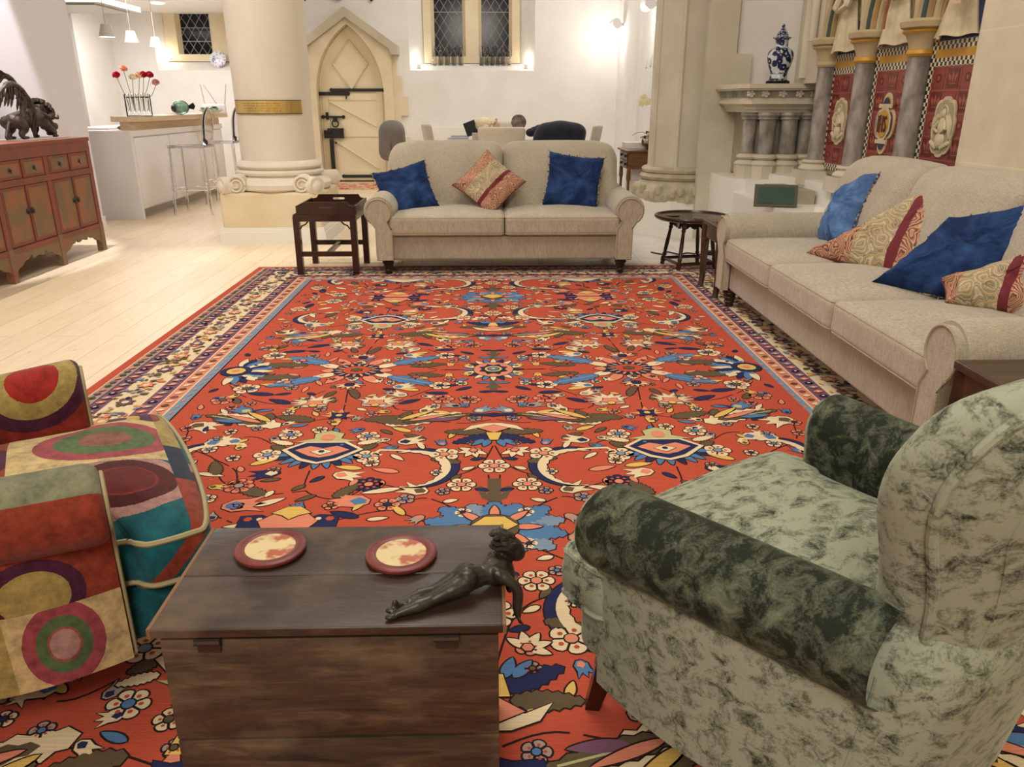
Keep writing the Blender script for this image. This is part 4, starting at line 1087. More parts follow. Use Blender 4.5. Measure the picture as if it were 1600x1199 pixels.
def armchair(name, label, loc, rz, mats, leg=True, piping=None, D0=.10, D1=.60):
    """Howard-type armchair; origin on the floor under the middle of the seat front, front faces local -y"""
    o = thing(name, label, 'armchair', loc, rz)
    SW, SD = .70, .74      # T-shaped seat
    # T cushion outline (x, y)
    T = [(-.35, .03), (-.33, .0), (-.2, -.018), (0, -.024), (.2, -.018), (.33, .0), (.35, .03), (.355, .10), (.34, .125), (.322, .14), (.312, .18), (.25, .52), (-.25, .52), (-.312, .18), (-.322, .14), (-.34, .125), (-.355, .10)]
    T = [p[:2] for p in spline([(*p, 0) for p in T], 4, True)]
    z0, z1 = .285, .405
    V = []; F = []; uv = []; n = len(T)
    lev = [(-.02, z0), (0, z0 + .012), (.012, z0 + .035), (.014, z0 + .07), (.010, z1 - .02), (0, z1 - .004)]
    cx_, cy_ = 0, .26
    def inset(p, d):
        q = Vector((p[0] - cx_, p[1] - cy_)); L = q.length; return (cx_ + q.x * (1 + d / L), cy_ + q.y * (1 + d / L))
    top = [(r, z1 + .055 * (1 - r ** 3)) for r in (.96, .9, .78, .6, .4, .2)]
    mb = MB()
    rowsV = []
    for d, z in lev: rowsV.append([(*inset(p, d), z) for p in T])
    for r, z in top: rowsV.append([(cx_ + (p[0] - cx_) * r, cy_ + (p[1] - cy_) * r, z) for p in T])
    V = [q for row in rowsV for q in row]; V.append((cx_, cy_, z1 + .056)); L = len(V) - 1
    for j in range(len(rowsV) - 1):
        for i in range(n): F.append((j * n + i, j * n + (i + 1) % n, (j + 1) * n + (i + 1) % n, (j + 1) * n + i))
    for i in range(n): F.append(((len(rowsV) - 1) * n + i, (len(rowsV) - 1) * n + (i + 1) % n, L))
    F.append(tuple(range(n - 1, -1, -1)))
    mb.add(V, F, 0, True, None, [(q[0] + 1, (q[1] - (z1 - min(z1, q[2]))) + 1) for q in V])
    seat = mb.build('seat_cushion', mats['seat'], o)
    pp = MB(); pp.tube([(*inset(p, .006), z1 - .008) for p in T], .006, 6, closed=True); pp.tube([(*inset(p, .008), z0 + .02) for p in T], .006, 6, closed=True)
    pp.build('piping', piping or mats['seat2'], seat)
    # front border below the cushion
    mb = MB(); mb.rbox((0, .29, .225), (.64, .58, .15), .04, n=3, fn=lambda a, b, c: (a, b - .02 * (1 - (a / .32) ** 2) * (1 if b < 0 else 0), c), uvf=lambda a, b, c: (a + 1, c + .6))
    mb.build('seat_front', mats['front'], o)
    # arms: splayed, rolled, one profile swept along the depth
    for sx in (-1, 1):
        prof = []   # (outward, z, arc length)
        P = [(-.055, .20), (-.055, .40), (-.06, .46)] + arc(.012, .508, .078, rad(200), rad(-62), 18) + [(.012, .42), (.0, .32), (-.01, .155)]
        acc = 0
        for i, p in enumerate(P):
            if i: acc += math.dist(p, P[i - 1])
            prof.append((p[0], p[1], acc))
        ns = 22
        mb = MB()
        def fnA(u, v, prof=prof, sx=sx):
            u = u ** 1.7
            k = v * (len(prof) - 1); a, z, s_ = prof[min(len(prof) - 1, int(round(k)))]
            y = D0 + (D1 - D0) * u
            base = .348 - .078 * u
            sc = 1.0 if u > .06 else (.72 + .28 * (1 - (1 - u / .06) ** 2) ** .5)
            # the roll sinks a little and thins towards the back
            ax = .0; zz = .50
            aa = a * sc; z2 = z if z < .36 else zz + (z - zz) * sc
            z2 -= .02 * u * (1 if z > .4 else 0)
            return (sx * (base + aa), y + .0, z2)
        mb.grid(fnA, ns, len(prof) - 1, 0, None, lambda u, v, prof=prof: (1 + (D1 - D0) * u ** 1.7, 1 + prof[int(round(v * (len(prof) - 1)))][2]))
        # front end
        f0 = [fnA(0, i / (len(prof) - 1)) for i in range(len(prof))]
        mb.add(f0 + [(sx * .345, D0 - .016, .50), (sx * .335, D0 - .01, .3)], [tuple(range(len(prof)))] if sx < 0 else [tuple(range(len(prof) - 1, -1, -1))], 1, True, None, [(1 + p[0] * sx - .3, 1 + p[2]) for p in f0] + [(1, 1)] * 2)
        arm = mb.build('arm', [mats['arm'][0 if sx > 0 else 1], mats['armfront']], o)
        pp = MB(); pp.tube([(p[0], p[1] - .003, p[2]) for p in f0], .0045, 6); pp.build('piping', piping or mats['seat2'], arm)
    # outer sides and rear, below the arms
    def side(u, v):
        # u runs round the body: right front -> back -> left front
        a = u
        if a < .36: t = a / .36; x, y = .352 + .02 * sin(pi * t) - .05 * t * t, D0 + .002 + (.558 - D0) * t
        elif a < .44: t = (a - .36) / .08 * pi / 2; x, y = .302 - .14 * (1 - cos(t)), .56 + .09 * sin(t)
        elif a < .56: t = (a - .44) / .12; x, y = .162 - .324 * t, .65 + .015 * sin(pi * t)
        elif a < .64: t = (a - .56) / .08 * pi / 2; x, y = -.162 - .14 * sin(t), .65 - .09 * (1 - cos(t))
        else: t = (a - .64) / .36; x, y = -.352 - .02 * sin(pi * t) + .05 * (1 - t) ** 2, .56 - (.558 - D0) * t
        z = .15 + (.47 - .15) * v
        fl = .02 * v
        rf = max(0, min(1, (y - .35) / .25)); e = max(0, (v - .75) / .25) ** 2
        return (x * (1 + fl) * (1 - .10 * e * rf), y + (.06 * v - .075 * e) * rf, z + .09 * v * rf)
    mb = MB()
    us = 50
    mb.grid(side, us, 12, 0, None, lambda u, v: (1 + u * 2.2, 1 + .32 * v))
    mb.grid(lambda u, v: (side(u, 0)[0] * (1 - v * .98), side(u, 0)[1] * (1 - v) + .4 * v, .15), us, 1, 0)
    pn = mb.build('outer_panel', mats['outer'], o)
    for u in (.355, .645):
        pp = MB(); pp.tube([side(u, v) for v in np.linspace(.02, .8, 8)], .004, 6); pp.build('piping', mats['seat2'], pn)
    # back: scooped slab with rounded shoulders leaning back
    ol = [(.0, .20), (.19, .20), (.235, .26), (.262, .40), (.275, .52), (.292, .60), (.325, .70), (.36, .80), (.365, .88), (.33, .955), (.2, .99), (0, 1.0)]
    ol = [p[:2] for p in spline([(*p, 0) for p in ol], 5)]
    ol = ol + [(-a, b) for a, b in ol[::-1][1:-1]]
    def place(a, b, h):
        b = b if b < .5 else .5 + (b - .5) * .88
        t = max(0, b - .38)
        y = .585 + h + .26 * t + .10 * t * t - .8 * a * a * (1 if b > .5 else max(0, (b - .3) / .2)) * min(1, (b - .2) / .5)
        return (a, y, b)
    mb = MB(); mb.puff(ol, .085, 10, fn=place, pw=5, back=1.0, uvf=lambda a, b, h: (a + 1, b + 1), ctr=(0, .62))
    bk = mb.build('backrest', mats['back'], o)
    pp = MB(); q = [p for p in ol if p[1] > .36]
    q2 = [(a * .97, .62 + (b - .62) * .97) for a, b in q]
    right = [p for p in q2 if p[0] >= -1e-6]; left = [p for p in q2 if p[0] < 0]
    ring = right + left
    hh = .085 * (1 - .97 ** 5) ** .5 + .004
    pp.tube([place(a, b, hh) for a, b in ring], .0075, 8)
    for k in (.90, .80): pp.tube([place(a * k, .62 + (b - .62) * k, .085 * (1 - k ** 5) ** .5 + .002) for a, b in ring], .002, 5)
    pp.build('piping', mats['seat2'], bk)
    if leg:
        for x, y, dx, dy in ((-.27, .06, -.02, -.03), (.27, .06, .02, -.03), (-.2, .56, -.02, .05), (.2, .56, .02, .05)):
            b = MB(); b.tube([(x + dx, y + dy, 0), (x + dx * .5, y + dy * .4, .09), (x, y, .2)], [.02, .026, .034], 4)
            b.build('leg', m_darkwood, o)
    return o
gm = dict(seat=m_green, seat2=m_green, front=m_green, arm=[m_greenshade, m_greenshade], armfront=m_green, outer=m_green, back=m_green)
armchair('armchair', 'green crushed velvet armchair seen from behind on the near right', (.415, 1.51, .012), rad(216.9), gm)
pm = dict(
    seat=patch_mat('patchwork_seat', [
        (.5, .96, .95, 1.32, TEAL, rings(.85, 1.12, .135, .13, (LIL, MAR, S(120, 40, 36), S(92, 26, 26)), (1, .78, .5, .45))),
        (.96, 1.24, .95, 1.40, TAN, rings(1.10, 1.14, .125, .15, (PINK, GRN, S(130, 84, 70)), (1, .72, .38))),
        (1.24, 1.5, .95, 1.40, PURP, rings(1.27, 1.2, .12, .15, (GOLD, PURP, GOLD), (1, .8, .5))),
        (.96, 1.30, 1.34, 1.8, RUST, rings(1.08, 1.44, .12, .11, (PURP, GOLD, RED_), (1, .7, .35))),
        (.5, .96, 1.32, 1.8, S(150, 96, 60), rings(.8, 1.5, .12, .12, (OLIV, MAR), (1, .6))),
        (.5, .86, .98, 1.022, RUST, []), (.86, 1.06, .98, 1.022, NAVY, []), (1.06, 1.5, .98, 1.022, OLIV, rings(1.3, 1.03, .06, .03, (RUST,), (1,))),
        (.5, 1.5, .5, .98, TEAL, rings(.84, .93, .14, .11, (LIL, MAR), (1, .7)))], S(150, 120, 70)),
    seat2=M('patchwork_piping', S(160, 150, 112), .8),
    front=patch_mat('patchwork_front', [(.5, .98, .3, 1.0, TEAL, rings(.84, .60, .15, .12, (LIL, MAR, S(120, 30, 30), MAR), (1, .78, .5, .47))), (.98, 1.5, .3, 1.0, TAN, rings(1.1, .6, .12, .1, (PINK, GRN), (1, .6)))], TEAL),
    arm=[patch_mat('patchwork_arm_far', [(1.0, 1.36, .9, 1.31, RUST, rings(1.14, 1.31, .001, .001, (RUST,), (1,))), (1.0, 1.42, 1.10, 1.55, RED_, rings(1.105, 1.385, .13, .14, (PURP, OLIV, S(150, 42, 34)), (1, .76, .45))), (1.0, 1.36, .8, 1.09, OLIV, []), (1.36, 2, .8, 1.2, TEAL, []), (1.42, 2, 1.2, 1.7, GRGR, [])], RUST),
         patch_mat('patchwork_arm_near', [(1.0, 2.0, 1.26, 1.50, GRGR, []), (1.0, 2, 1.2, 1.28, PURP, [])], RUST)],
    armfront=M('patchwork_arm_end', S(104, 92, 62), .8, col2=S(92, 24, 24), scale=9, lo=.45, hi=.5, sheen=.3),
    outer=patch_mat('patchwork_outer', [(2.2, 3.4, 1.17, 1.4, RUST, rings(2.92, 1.20, .17, .08, (PURP, OLIV), (1, .7))), (2.2, 3.4, .8, 1.17, TAN, rings(2.98, 1.085, .14, .095, (PINK, GRN, S(150, 84, 70), LIL), (1, .68, .42, .36))), (2.6, 2.8, .8, 1.17, OLIV, []), (2.4, 2.6, .8, 1.17, TEAL, [])], RUST),
    back=patch_mat('patchwork_back', [(.5, 1, 1, 1.6, RUST, rings(.8, 1.5, .14, .14, (OLIV, PURP, RED_), (1, .7, .4))), (1, 1.5, 1, 1.6, TEAL, rings(1.2, 1.6, .14, .14, (LIL, MAR), (1, .6)))], OLIV))
armchair('armchair', 'patchwork velvet armchair with circle motifs on the near left', (-.755, 1.70, .012), rad(118.8), pm, D0=.165)
# ---------------------------------------------------------------- chest in front
def oldwood(name, stretch, c1, c2, c3, rough=.4, coat=.25):
    m, t, b = nt(name)
    g = noise(t, coords(t, stretch), 5, 8, .65, .8); w = noise(t, coords(t, (1, 1, 1.5)), 6, 5, .6)
    c = ramp(t, g, [(.3, c1), (.55, c2), (.75, c3)])
    c = mix(t, ramp(t, w, [(.5, (0, 0, 0)), (.72, (.55, .55, .55))]), c, S(126, 104, 76))
    link(t, c, b.inputs['Base Color'])
    link(t, ramp(t, w, [(.35, (rough - .1,) * 3), (.7, (rough + .2,) * 3)]), b.inputs['Roughness'])
    b.inputs['Coat Weight'].default_value = coat; b.inputs['Coat Roughness'].default_value = .2
    bump(t, b, g, .25, .003)
    return m
m_chest = oldwood('worn_oak_panel', (1.2, 6, 9), S(38, 28, 20), S(76, 58, 41), S(118, 94, 68), .55, .03)
m_lid = oldwood('polished_dark_oak_lid', (1.5, 9, 9), S(40, 28, 21), S(56, 40, 29), S(78, 56, 38), .42, .08)
m_worn = M('worn_edge', S(124, 92, 60), .6)
CZ = .45
chest = thing('wooden_chest', 'small dark oak chest with hinged lid in the front centre', 'chest', (-.263, 1.175, .012))
mb = MB()
for z0, z1 in ((0, .207), (.209, CZ - .04)):
    mb.rbox((0, -.135, (z0 + z1) / 2), (.535, .022, z1 - z0 - .002), .002, n=1, smooth=False)
mb.box(-.2675, -.245, -.125, .14, 0, CZ - .04); mb.box(.245, .2675, -.125, .14, 0, CZ - .04); mb.box(-.2675, .2675, .12, .142, 0, CZ - .04); mb.box(-.26, .26, -.13, .13, .02, .04)
mb.build('body', m_chest, chest)
mb = MB()
mb.rbox((0, -.085, CZ - .021), (.552, .146, .018), .004, n=2); mb.rbox((0, .07, CZ - .021), (.552, .162, .018), .004, n=2)
lid = mb.build('lid', m_lid, chest)
for sx in (-1, 1):
    mb = MB(); mb.box(sx * .277 - .003, sx * .277 + .003, -.157, .151, CZ - .030, CZ - .0125); mb.build('edge_strip', m_worn, lid)
for x in (-.19, .185):
    mb = MB(); mb.tube([(x - .02, -.153, CZ - .040), (x + .02, -.153, CZ - .040)], .006, 8); mb.box(x - .018, x + .018, -.150, -.146, CZ - .062, CZ - .040); mb.build('hinge', M('old_iron_hinge', S(70, 58, 48), .5, metal=.6), chest)
def coaster(label, loc, r, group=None, kind=0):
    o = thing('coaster', label, 'coaster', loc, 0, group)
    m_red = M('red_leather_rim', S(122, 54, 48), .4, col2=S(98, 40, 38), scale=20)
    mb = MB(); mb.lathe([(0, 0), (r * .93, 0), (r * .97, .002), (r, .006), (r * .99, .009), (r * .93, .0115), (r * .75, .0105), (r * .68, .008)], 40); mb.build('rim', m_red, o)
    m_old = M('aged_print', S(214, 196, 148), .45, col2=S(176, 96, 72), scale=26 + kind, lo=.52, hi=.62, detail=2)
    mb = MB(); mb.disc(r * .70, .0092, 36)
    mb.build('printed_disc', m_old, o)
    return o
cz = CZ + .012 - .012
coaster('round red rimmed coaster with an old print, on the left of the chest lid', (-.408, 1.239, cz + .001), .064)
coaster('round red rimmed coaster with an old print, beside the bronze figure on the chest', (-.168, 1.214, cz + .001), .064, kind=4)
# bronze figure lying on its front, head and arms over the edge of the lid
m_bronze = M('dark_bronze', S(50, 48, 42), .38, metal=.55, col2=S(74, 70, 60), scale=18, bmp=.15, bscale=60)
fig = thing('bronze_statuette', 'dark bronze statuette of a figure lying face down over the chest edge', 'statuette', (-.030, 1.108, cz), rad(15))
fig.scale = (.9, .9, .9)
mb = MB()
def limb(pts, rs, n=12): mb.tube([p[:3] for p in spline(pts, 5)], [float(x) for x in np.interp(np.linspace(0, 1, (len(pts) - 1) * 5 + 1), np.linspace(0, 1, len(rs)), rs)], n); mb.ball(pts[0], rs[0], 10); mb.ball(pts[-1], rs[-1], 10)
limb([(-.155, -.040, .010), (-.118, -.034, .014), (-.092, -.030, .018), (-.05, -.020, .026), (-.028, -.014, .03)], [.007, .0125, .011, .018, .021])
limb([(-.150, -.018, .012), (-.110, -.008, .018), (-.085, -.005, .019), (-.045, .006, .026), (-.025, .010, .03)], [.007, .012, .011, .017, .02])
mb.ball((-.165, -.043, .007), (.014, .007, .006), 10); mb.ball((-.162, -.026, .009), (.013, .007, .006), 10); mb.ball((-.156, -.022, .018), (.006, .006, .010), 8)
mb.ball((-.022, -.012, .036), (.022, .018, .019), 12); mb.ball((-.018, .012, .037), (.022, .017, .018), 12)
limb([(-.02, 0, .03), (.012, .006, .029), (.035, .012, .036), (.052, .020, .046)], [.026, .0195, .026, .026])
mb.ball((.044, -.008, .042), (.02, .016, .017), 10); mb.ball((.05, .042, .048), (.02, .016, .017), 10)
limb([(.05, .022, .052), (.064, .030, .066), (.07, .034, .074)], [.013, .011, .012])
mb.ball((.079, .038, .082), (.026, .023, .026), 16); mb.ball((.066, .036, .088), (.024, .024, .026), 14); mb.ball((.086, .039, .070), (.012, .012, .014), 10)
mb.ball((.094, .040, .080), (.008, .006, .008), 8)
limb([(.05, -.014, .042), (.068, -.022, .032), (.072, -.022, .012), (.070, -.024, -.014), (.071, -.026, -.03)], [.013, .0115, .0105, .009, .006])
limb([(.056, .05, .046), (.076, .056, .032), (.078, .054, .004), (.076, .05, -.02)], [.012, .011, .010, .007])
for k in range(4): mb.tube([(.071, -.022 - .004 * k, -.03), (.073 + .002 * k, -.022 - .004 * k, -.046 + .003 * abs(k - 1))], [.003, .002], 6)
mb.tube([(.07, -.018, -.026), (.064, -.014, -.04)], [.003, .002], 6)
def settle(b): b.v = [(x, y, z - max(0, x - .015) * .42) for x, y, z in b.v]
settle(mb)
bd = mb.build('body', m_bronze, fig); remesh(bd, .0022, 2)
mb = MB()
rnd = random.Random(3)
for i in range(46):
    a, e = rnd.uniform(0, 2 * pi), rnd.uniform(-.1, 1.3)
    c = Vector((.070, .037, .086)); d = Vector((cos(a) * cos(e), sin(a) * cos(e), sin(e)))
    if d.x > .5 and e < .9: continue
    p = c + Vector((d.x * .026, d.y * .025, d.z * .027)); q = p + Vector((-.014, .002 * rnd.uniform(-1, 1), -.005)) 
    mb.tube([p[:], ((p + q) / 2 + d * .002)[:], q[:]], [.005, .0055, .003], 6)
settle(mb)
mb.build('hair', m_bronze, fig)

# ---------------------------------------------------------------- side tables
def butler():
    o = thing('tray_stand', 'dark mahogany stand with square legs under the butler tray', 'table', (-1.215, 6.005, .0))
    lw = .045
    for sx in (-1, 1):
        for sy in (-1, 1):
            mb = MB(); mb.box(sx * .205 - lw / 2, sx * .205 + lw / 2, sy * .255 - lw / 2, sy * .255 + lw / 2, .014 if sy < 0 else 0, .44); mb.build('leg', m_darkwood, o)
    mb = MB()
    for sy in (-1, 1): mb.box(-.19, .19, sy * .255 - .018, sy * .255 + .018, .405, .455)
    for sx in (-1, 1): mb.box(sx * .205 - .018, sx * .205 + .018, -.27, .27, .405, .455)
    mb.box(-.225, .225, -.275, .275, .44, .455)
    mb.build('top_frame', m_darkwood, o)
    mb = MB()
    for sy in (-1, 1): mb.box(-.19, .19, sy * .255 - .012, sy * .255 + .012, .15, .185)
    mb.box(-.015, .015, -.25, .25, .155, .18)
    mb.build('stretcher', m_darkwood, o)
    for sx in (-1, 1):
        mb = MB(); mb.tube([(sx * .18, -.27, .35), (sx * .165, -.27, .375), (sx * .14, -.27, .385), (sx * .12, -.27, .405)], .006, 6); mb.build('bracket', m_darkwood, o)
    t = thing('butler_tray', 'dark mahogany butler tray with cut-out handles', 'tray', (-1.2, 6.0, .455))
    mb = MB(); mb.box(-.21, .21, -.26, .26, 0, .012); mb.build('tray_base', m_darkwood, t)
    def side(w, hs=True):
        prof = [(-w, 0), (w, 0), (w, .055), (w - .03, .06), (w - .055, .09), (-w + .055, .09), (-w + .03, .06), (-w, .055)]
        return prof
    for sy in (-1, 1):
        mb = MB(); w = .21; y0, y1 = sy * .26 - .006, sy * .26 + .006
        prof = side(w); hole = [(-.035, .048), (.035, .048), (.045, .056), (.035, .064), (-.035, .064), (-.045, .056)]
        # frame with a hand hole: split into pieces
        mb.prism([(-w, 0), (w, 0), (w, .048), (-w, .048)], y0, y1, axis='y')
        mb.prism([(-w, .048), (-.04, .048), (-.048, .056), (-.04, .064), (-w + .04, .064), (-w, .055)], y0, y1, axis='y')
        mb.prism([(w, .048), (w, .055), (w - .04, .064), (.04, .064), (.048, .056), (.04, .048)], y0, y1, axis='y')
        mb.prism([(-w + .04, .064), (w - .04, .064), (w - .055, .088), (-w + .055, .088)], y0, y1, axis='y')
        mb.build('tray_end', m_darkwood, t)
    for sx in (-1, 1):
        mb = MB(); mb.box(sx * .21 - .006, sx * .21 + .006, -.26, .26, 0, .062); mb.build('tray_side', m_darkwood, t)
butler()
def round_table():
    o = thing('round_side_table', 'small round dark wood table with dished top and turned legs', 'table', (1.53, 6.0, .0))
    mb = MB(); mb.lathe([(0, .375), (.25, .375), (.275, .385), (.285, .40), (.28, .41), (.268, .41), (.262, .398), (0, .396)], 40); mb.build('tabletop', m_darkwood, o)
    mb = MB()
    for i in range(4):
        a = pi / 4 + i * pi / 2; b = a + pi / 2
        p, q = Vector((.15 * cos(a), .15 * sin(a), 0)), Vector((.15 * cos(b), .15 * sin(b), 0)); d = q - p
        n = d.cross(Vector((0, 0, 1))).normalized() * .01
        n_ = 12; top = .376
        V = []
        for k in range(n_ + 1):
            t = k / n_; r = p + d * t; zb = .335 - .022 * abs(sin(3 * pi * t)) * (1 if .1 < t < .9 else 0)
            V += [(r + n + Vector((0, 0, zb)))[:], (r + n + Vector((0, 0, top)))[:], (r - n + Vector((0, 0, zb)))[:], (r - n + Vector((0, 0, top)))[:]]
        F = []
        for k in range(n_):
            e = 4 * k; F += [(e, e + 4, e + 5, e + 1), (e + 6, e + 2, e + 3, e + 7), (e, e + 2, e + 6, e + 4)]
        mb.add(V, F, 0, False)
    mb.build('apron', m_darkwood, o)
    ends = []
    for i in range(4):
        a = pi / 4 + i * pi / 2 + rad(12); mb = MB()
        top, bot = Vector((.15 * cos(a), .15 * sin(a), .37)), Vector((.215 * cos(a), .215 * sin(a), .012)); ends.append((top, bot))
        R = [(0, .02), (.12, .02), (.14, .013), (.18, .018), (.22, .012), (.5, .016), (.74, .013), (.78, .018), (.82, .012), (.83, .02), (.93, .02), (.95, .015), (1, .017)]
        mb.tube([top.lerp(bot, t)[:] for t, _ in R], [r for _, r in R], 10); mb.build('leg', m_darkwood, o)
    mb = MB()
    for i in range(4):
        p, q = ends[i][0].lerp(ends[i][1], .87), ends[(i + 1) % 4][0].lerp(ends[(i + 1) % 4][1], .87)
        mb.tube([p[:], q[:]], .013, 4)
    mb.build('stretcher', m_darkwood, o)
round_table()
g = 'dark coasters on the round table'
for x, y, l in ((1.39, 6.03, 'dark coaster at the left edge of the round table'), (1.56, 5.85, 'dark coaster at the front edge of the round table')):
    mb = MB(); mb.lathe([(0, 0), (.05, 0), (.054, .004), (.05, .008), (0, .008)], 24); tag(mb.build('coaster', m_darkwood, None, (x, y, .397)), l, 'coaster', g)
def square_table(label, x0, x1, y0, y1, h, cabriole=True):
    o = thing('side_table', label, 'table', (x0, y0, 0)); w, d = x1 - x0, y1 - y0
    mb = MB(); mb.rbox((w / 2, d / 2, h - .014), (w, d, .028), .006, n=2, smooth=False); mb.build('tabletop', m_oakdark, o)
    mb = MB()
    for sx in (.025, w - .025): mb.box(sx - .012, sx + .012, .03, d - .03, h - .11, h - .028)
    for sy in (.025, d - .025): mb.box(.03, w - .03, sy - .012, sy + .012, h - .11, h - .028)
    for yy in (.09, d - .09):
        mb.prism([(yy - .06 if yy < d / 2 else yy + .06, h - .11), (yy - .06 if yy < d / 2 else yy + .06, h - .16), (yy, h - .11)], .016, .034, axis='x')
    mb.build('apron', m_oakdark, o)
    for sx in (.025, w - .025):
        for sy in (.025, d - .025):
            mb = MB(); mb.tube([(sx, sy, h - .03), (sx, sy, h - .12), (sx, sy, .1), (sx - .006 * (1 if sx < .1 else -1), sy, .03), (sx - .012 * (1 if sx < .1 else -1), sy, .012)], [.03, .03, .02, .02, .026], 4); mb.build('leg', m_oakdark, o)
    return o
square_table('dark oak square side table between the round table and the right sofa', 1.43, 1.88, 4.90, 5.32, .475)
t2 = square_table('dark red wood side table beyond the green armchair', 1.37, 1.95, 1.60, 2.165, .50)
coaster('dark round coaster on the square table beside the right sofa', (1.52, 5.12, .476), .05, kind=1)
coaster('round red rimmed coaster on the side table beyond the green armchair', (1.60, 1.93, .501), .064, kind=2)

# ---------------------------------------------------------------- red painted sideboard
SBX, SY0, SY1, SH = -3.40, 4.86, 6.93, .945
sb = thing('sideboard', 'long worn red lacquered sideboard with painted doors and drawers', 'sideboard', (SBX, 5.9, 0))
m_red = M('worn_red_lacquer', S(132, 68, 56), .5, col2=S(106, 70, 54), scale=7, lo=.42, hi=.7, bmp=.2, bscale=24)
m_pane = M('painted_panel', S(116, 98, 74), .6, col2=S(150, 94, 66), scale=6, lo=.42, hi=.62, detail=6, bmp=.15, bscale=30)
m_drab = M('drab_green_wood', S(118, 104, 78), .65, col2=S(142, 84, 62), scale=9, lo=.4, hi=.75)
L = SY1 - SY0; D = .46
Ty = lambda y: y - 5.9
mb = MB(); mb.box(-D, -.006, Ty(SY0) + .02, Ty(SY1) - .02, .22, SH - .03); mb.box(-D - .01, .012, Ty(SY0) - .012, Ty(SY1) + .012, SH - .03, SH)
zr = [(.20, .235), (.655, .70), (.835, .93)]
for a, b in zr: mb.box(-.03, .008, Ty(SY0), Ty(SY1), a, b)
posts = [Ty(SY1) - .025 - k * (L - .05) / 3 for k in range(4)]
mb.build('carcass', m_red, sb)
for y in posts:
    for x in (-.02, -D + .03):
        b = MB(); b.box(x - .025, x + .03, y - .028, y + .028, 0, .24); b.build('leg', m_drab, sb); b = MB(); b.box(x - .025, x + .0255, y - .0275, y + .0275, .24, SH - .031); b.build('post', m_red, sb)
bay = (L - .05) / 3
for k in range(3):
    y1 = posts[k] - .028; y0 = posts[k + 1] + .028; ym = (y0 + y1) / 2
    for a, b in ((y0, ym), (ym, y1)):
        d = MB(); d.box(-.02, .002, a + .01, b - .01, .245, .65); dd = d.build('door', m_red, sb)
        d = MB(); d.box(0, .006, a + .03, b - .03, .27, .63); d.build('painted_panel', m_pane, dd)
        h = MB(); hy = b - .03 if b == ym else a + .03; h.lathe([(0, .008), (.022, .008), (.022, .012), (.008, .016), (0, .017)], 14, T=Tm((0, hy, .47), 0, pi / 2, 0)); h.tube([(.016, hy - .012, .475), (.02, hy, .45), (.016, hy + .012, .475)], .003, 5); h.build('handle', m_iron, dd)
        w = MB(); w.box(-.02, .004, a + .012, b - .012, .705, .83); ww = w.build('drawer', m_red, sb)
        w = MB(); w.box(0, .008, a + .035, b - .035, .725, .81); w.build('painted_panel', m_pane, ww)
        h = MB(); h.lathe([(0, .008), (.018, .008), (.016, .012), (0, .014)], 12, T=Tm((0, (a + b) / 2, .768), 0, pi / 2, 0)); h.tube([(.014, (a + b) / 2 - .018, .77), (.022, (a + b) / 2, .745), (.014, (a + b) / 2 + .018, .77)], .003, 5); h.build('handle', m_iron, ww)
    # scalloped apron
    n = 44; V = []; F = []
    for i in range(n + 1):
        t = i / n; y = y0 - .01 + (y1 - y0 + .02) * t
        e = min(t, 1 - t) * 2
        zb = .05 + .115 * min(1, e * 1.15) ** .7 + .012 * abs(sin(t * pi * 7)) - (.03 if abs(t - .5) < .12 else 0)
        V += [(-.012, y, zb), (.004, y, zb), (.004, y, .2), (-.012, y, .2)]
    for i in range(n):
        e = 4 * i; F += [(e + 1, e + 5, e + 6, e + 2), (e, e + 1, e + 5, e + 4), (e + 4, e + 7, e + 3, e)]
    a = MB(); a.add(V, F, 0, False); a.build('apron', m_drab, sb)

# winged lion sculpture
gr = thing('winged_lion_sculpture', 'dark bronze winged lion with lowered head, standing on the sideboard', 'sculpture', (-3.62, 6.50, SH))
m_patina = M('brown_bronze', S(86, 74, 64), .5, metal=.5, col2=S(56, 48, 44), scale=22, bmp=.3, bscale=50)
tb = MB(); tb.box(-.12, .12, -.32, .34, 0, .008); tb.build('plinth', M('grey_slate', S(176, 168, 158), .4), gr)
mb = MB()
limb([(0, -.20, .14), (0, -.08, .15), (0, .03, .155), (0, .12, .17), (0, .2, .19)], [.055, .065, .062, .085, .07])
for sx in (-1, 1):
    limb([(sx * .045, -.2, .13), (sx * .05, -.15, .085), (sx * .05, -.21, .045), (sx * .05, -.17, .015)], [.05, .035, .018, .016]); mb.ball((sx * .05, -.145, .018), (.018, .035, .012), 10)
    limb([(sx * .05, .13, .13), (sx * .055, .19, .08), (sx * .05, .27 - .1 * (sx < 0), .05), (sx * .05, .26 - .1 * (sx < 0), .02)], [.042, .03, .02, .017]); mb.ball((sx * .05, .285 - .1 * (sx < 0), .018), (.018, .035, .012), 10)
limb([(0, .18, .2), (0, .24, .17), (0, .28, .10), (0, .30, .055)], [.07, .06, .045, .032])
mb.ball((0, .225, .20), (.085, .075, .085), 14); mb.ball((0, .315, .05), (.03, .04, .026), 12); mb.ball((0, .30, .03), (.028, .045, .014), 10)
limb([(0, -.24, .14), (0, -.30, .06), (0, -.32, .02), (0, -.26, .02), (0, -.28, .08)], [.014, .012, .011, .012, .014])
for sx in (-1, 1): limb([(sx * .05, .28, .165), (sx * .075, .315, .15), (sx * .07, .33, .175)], [.014, .01, .008]); mb.ball((sx * .05, .3, .09), (.018, .04, .03), 8)
bd = mb.build('body', m_patina, gr); remesh(bd, .007, 1)
mb = MB(); rnd = random.Random(9)
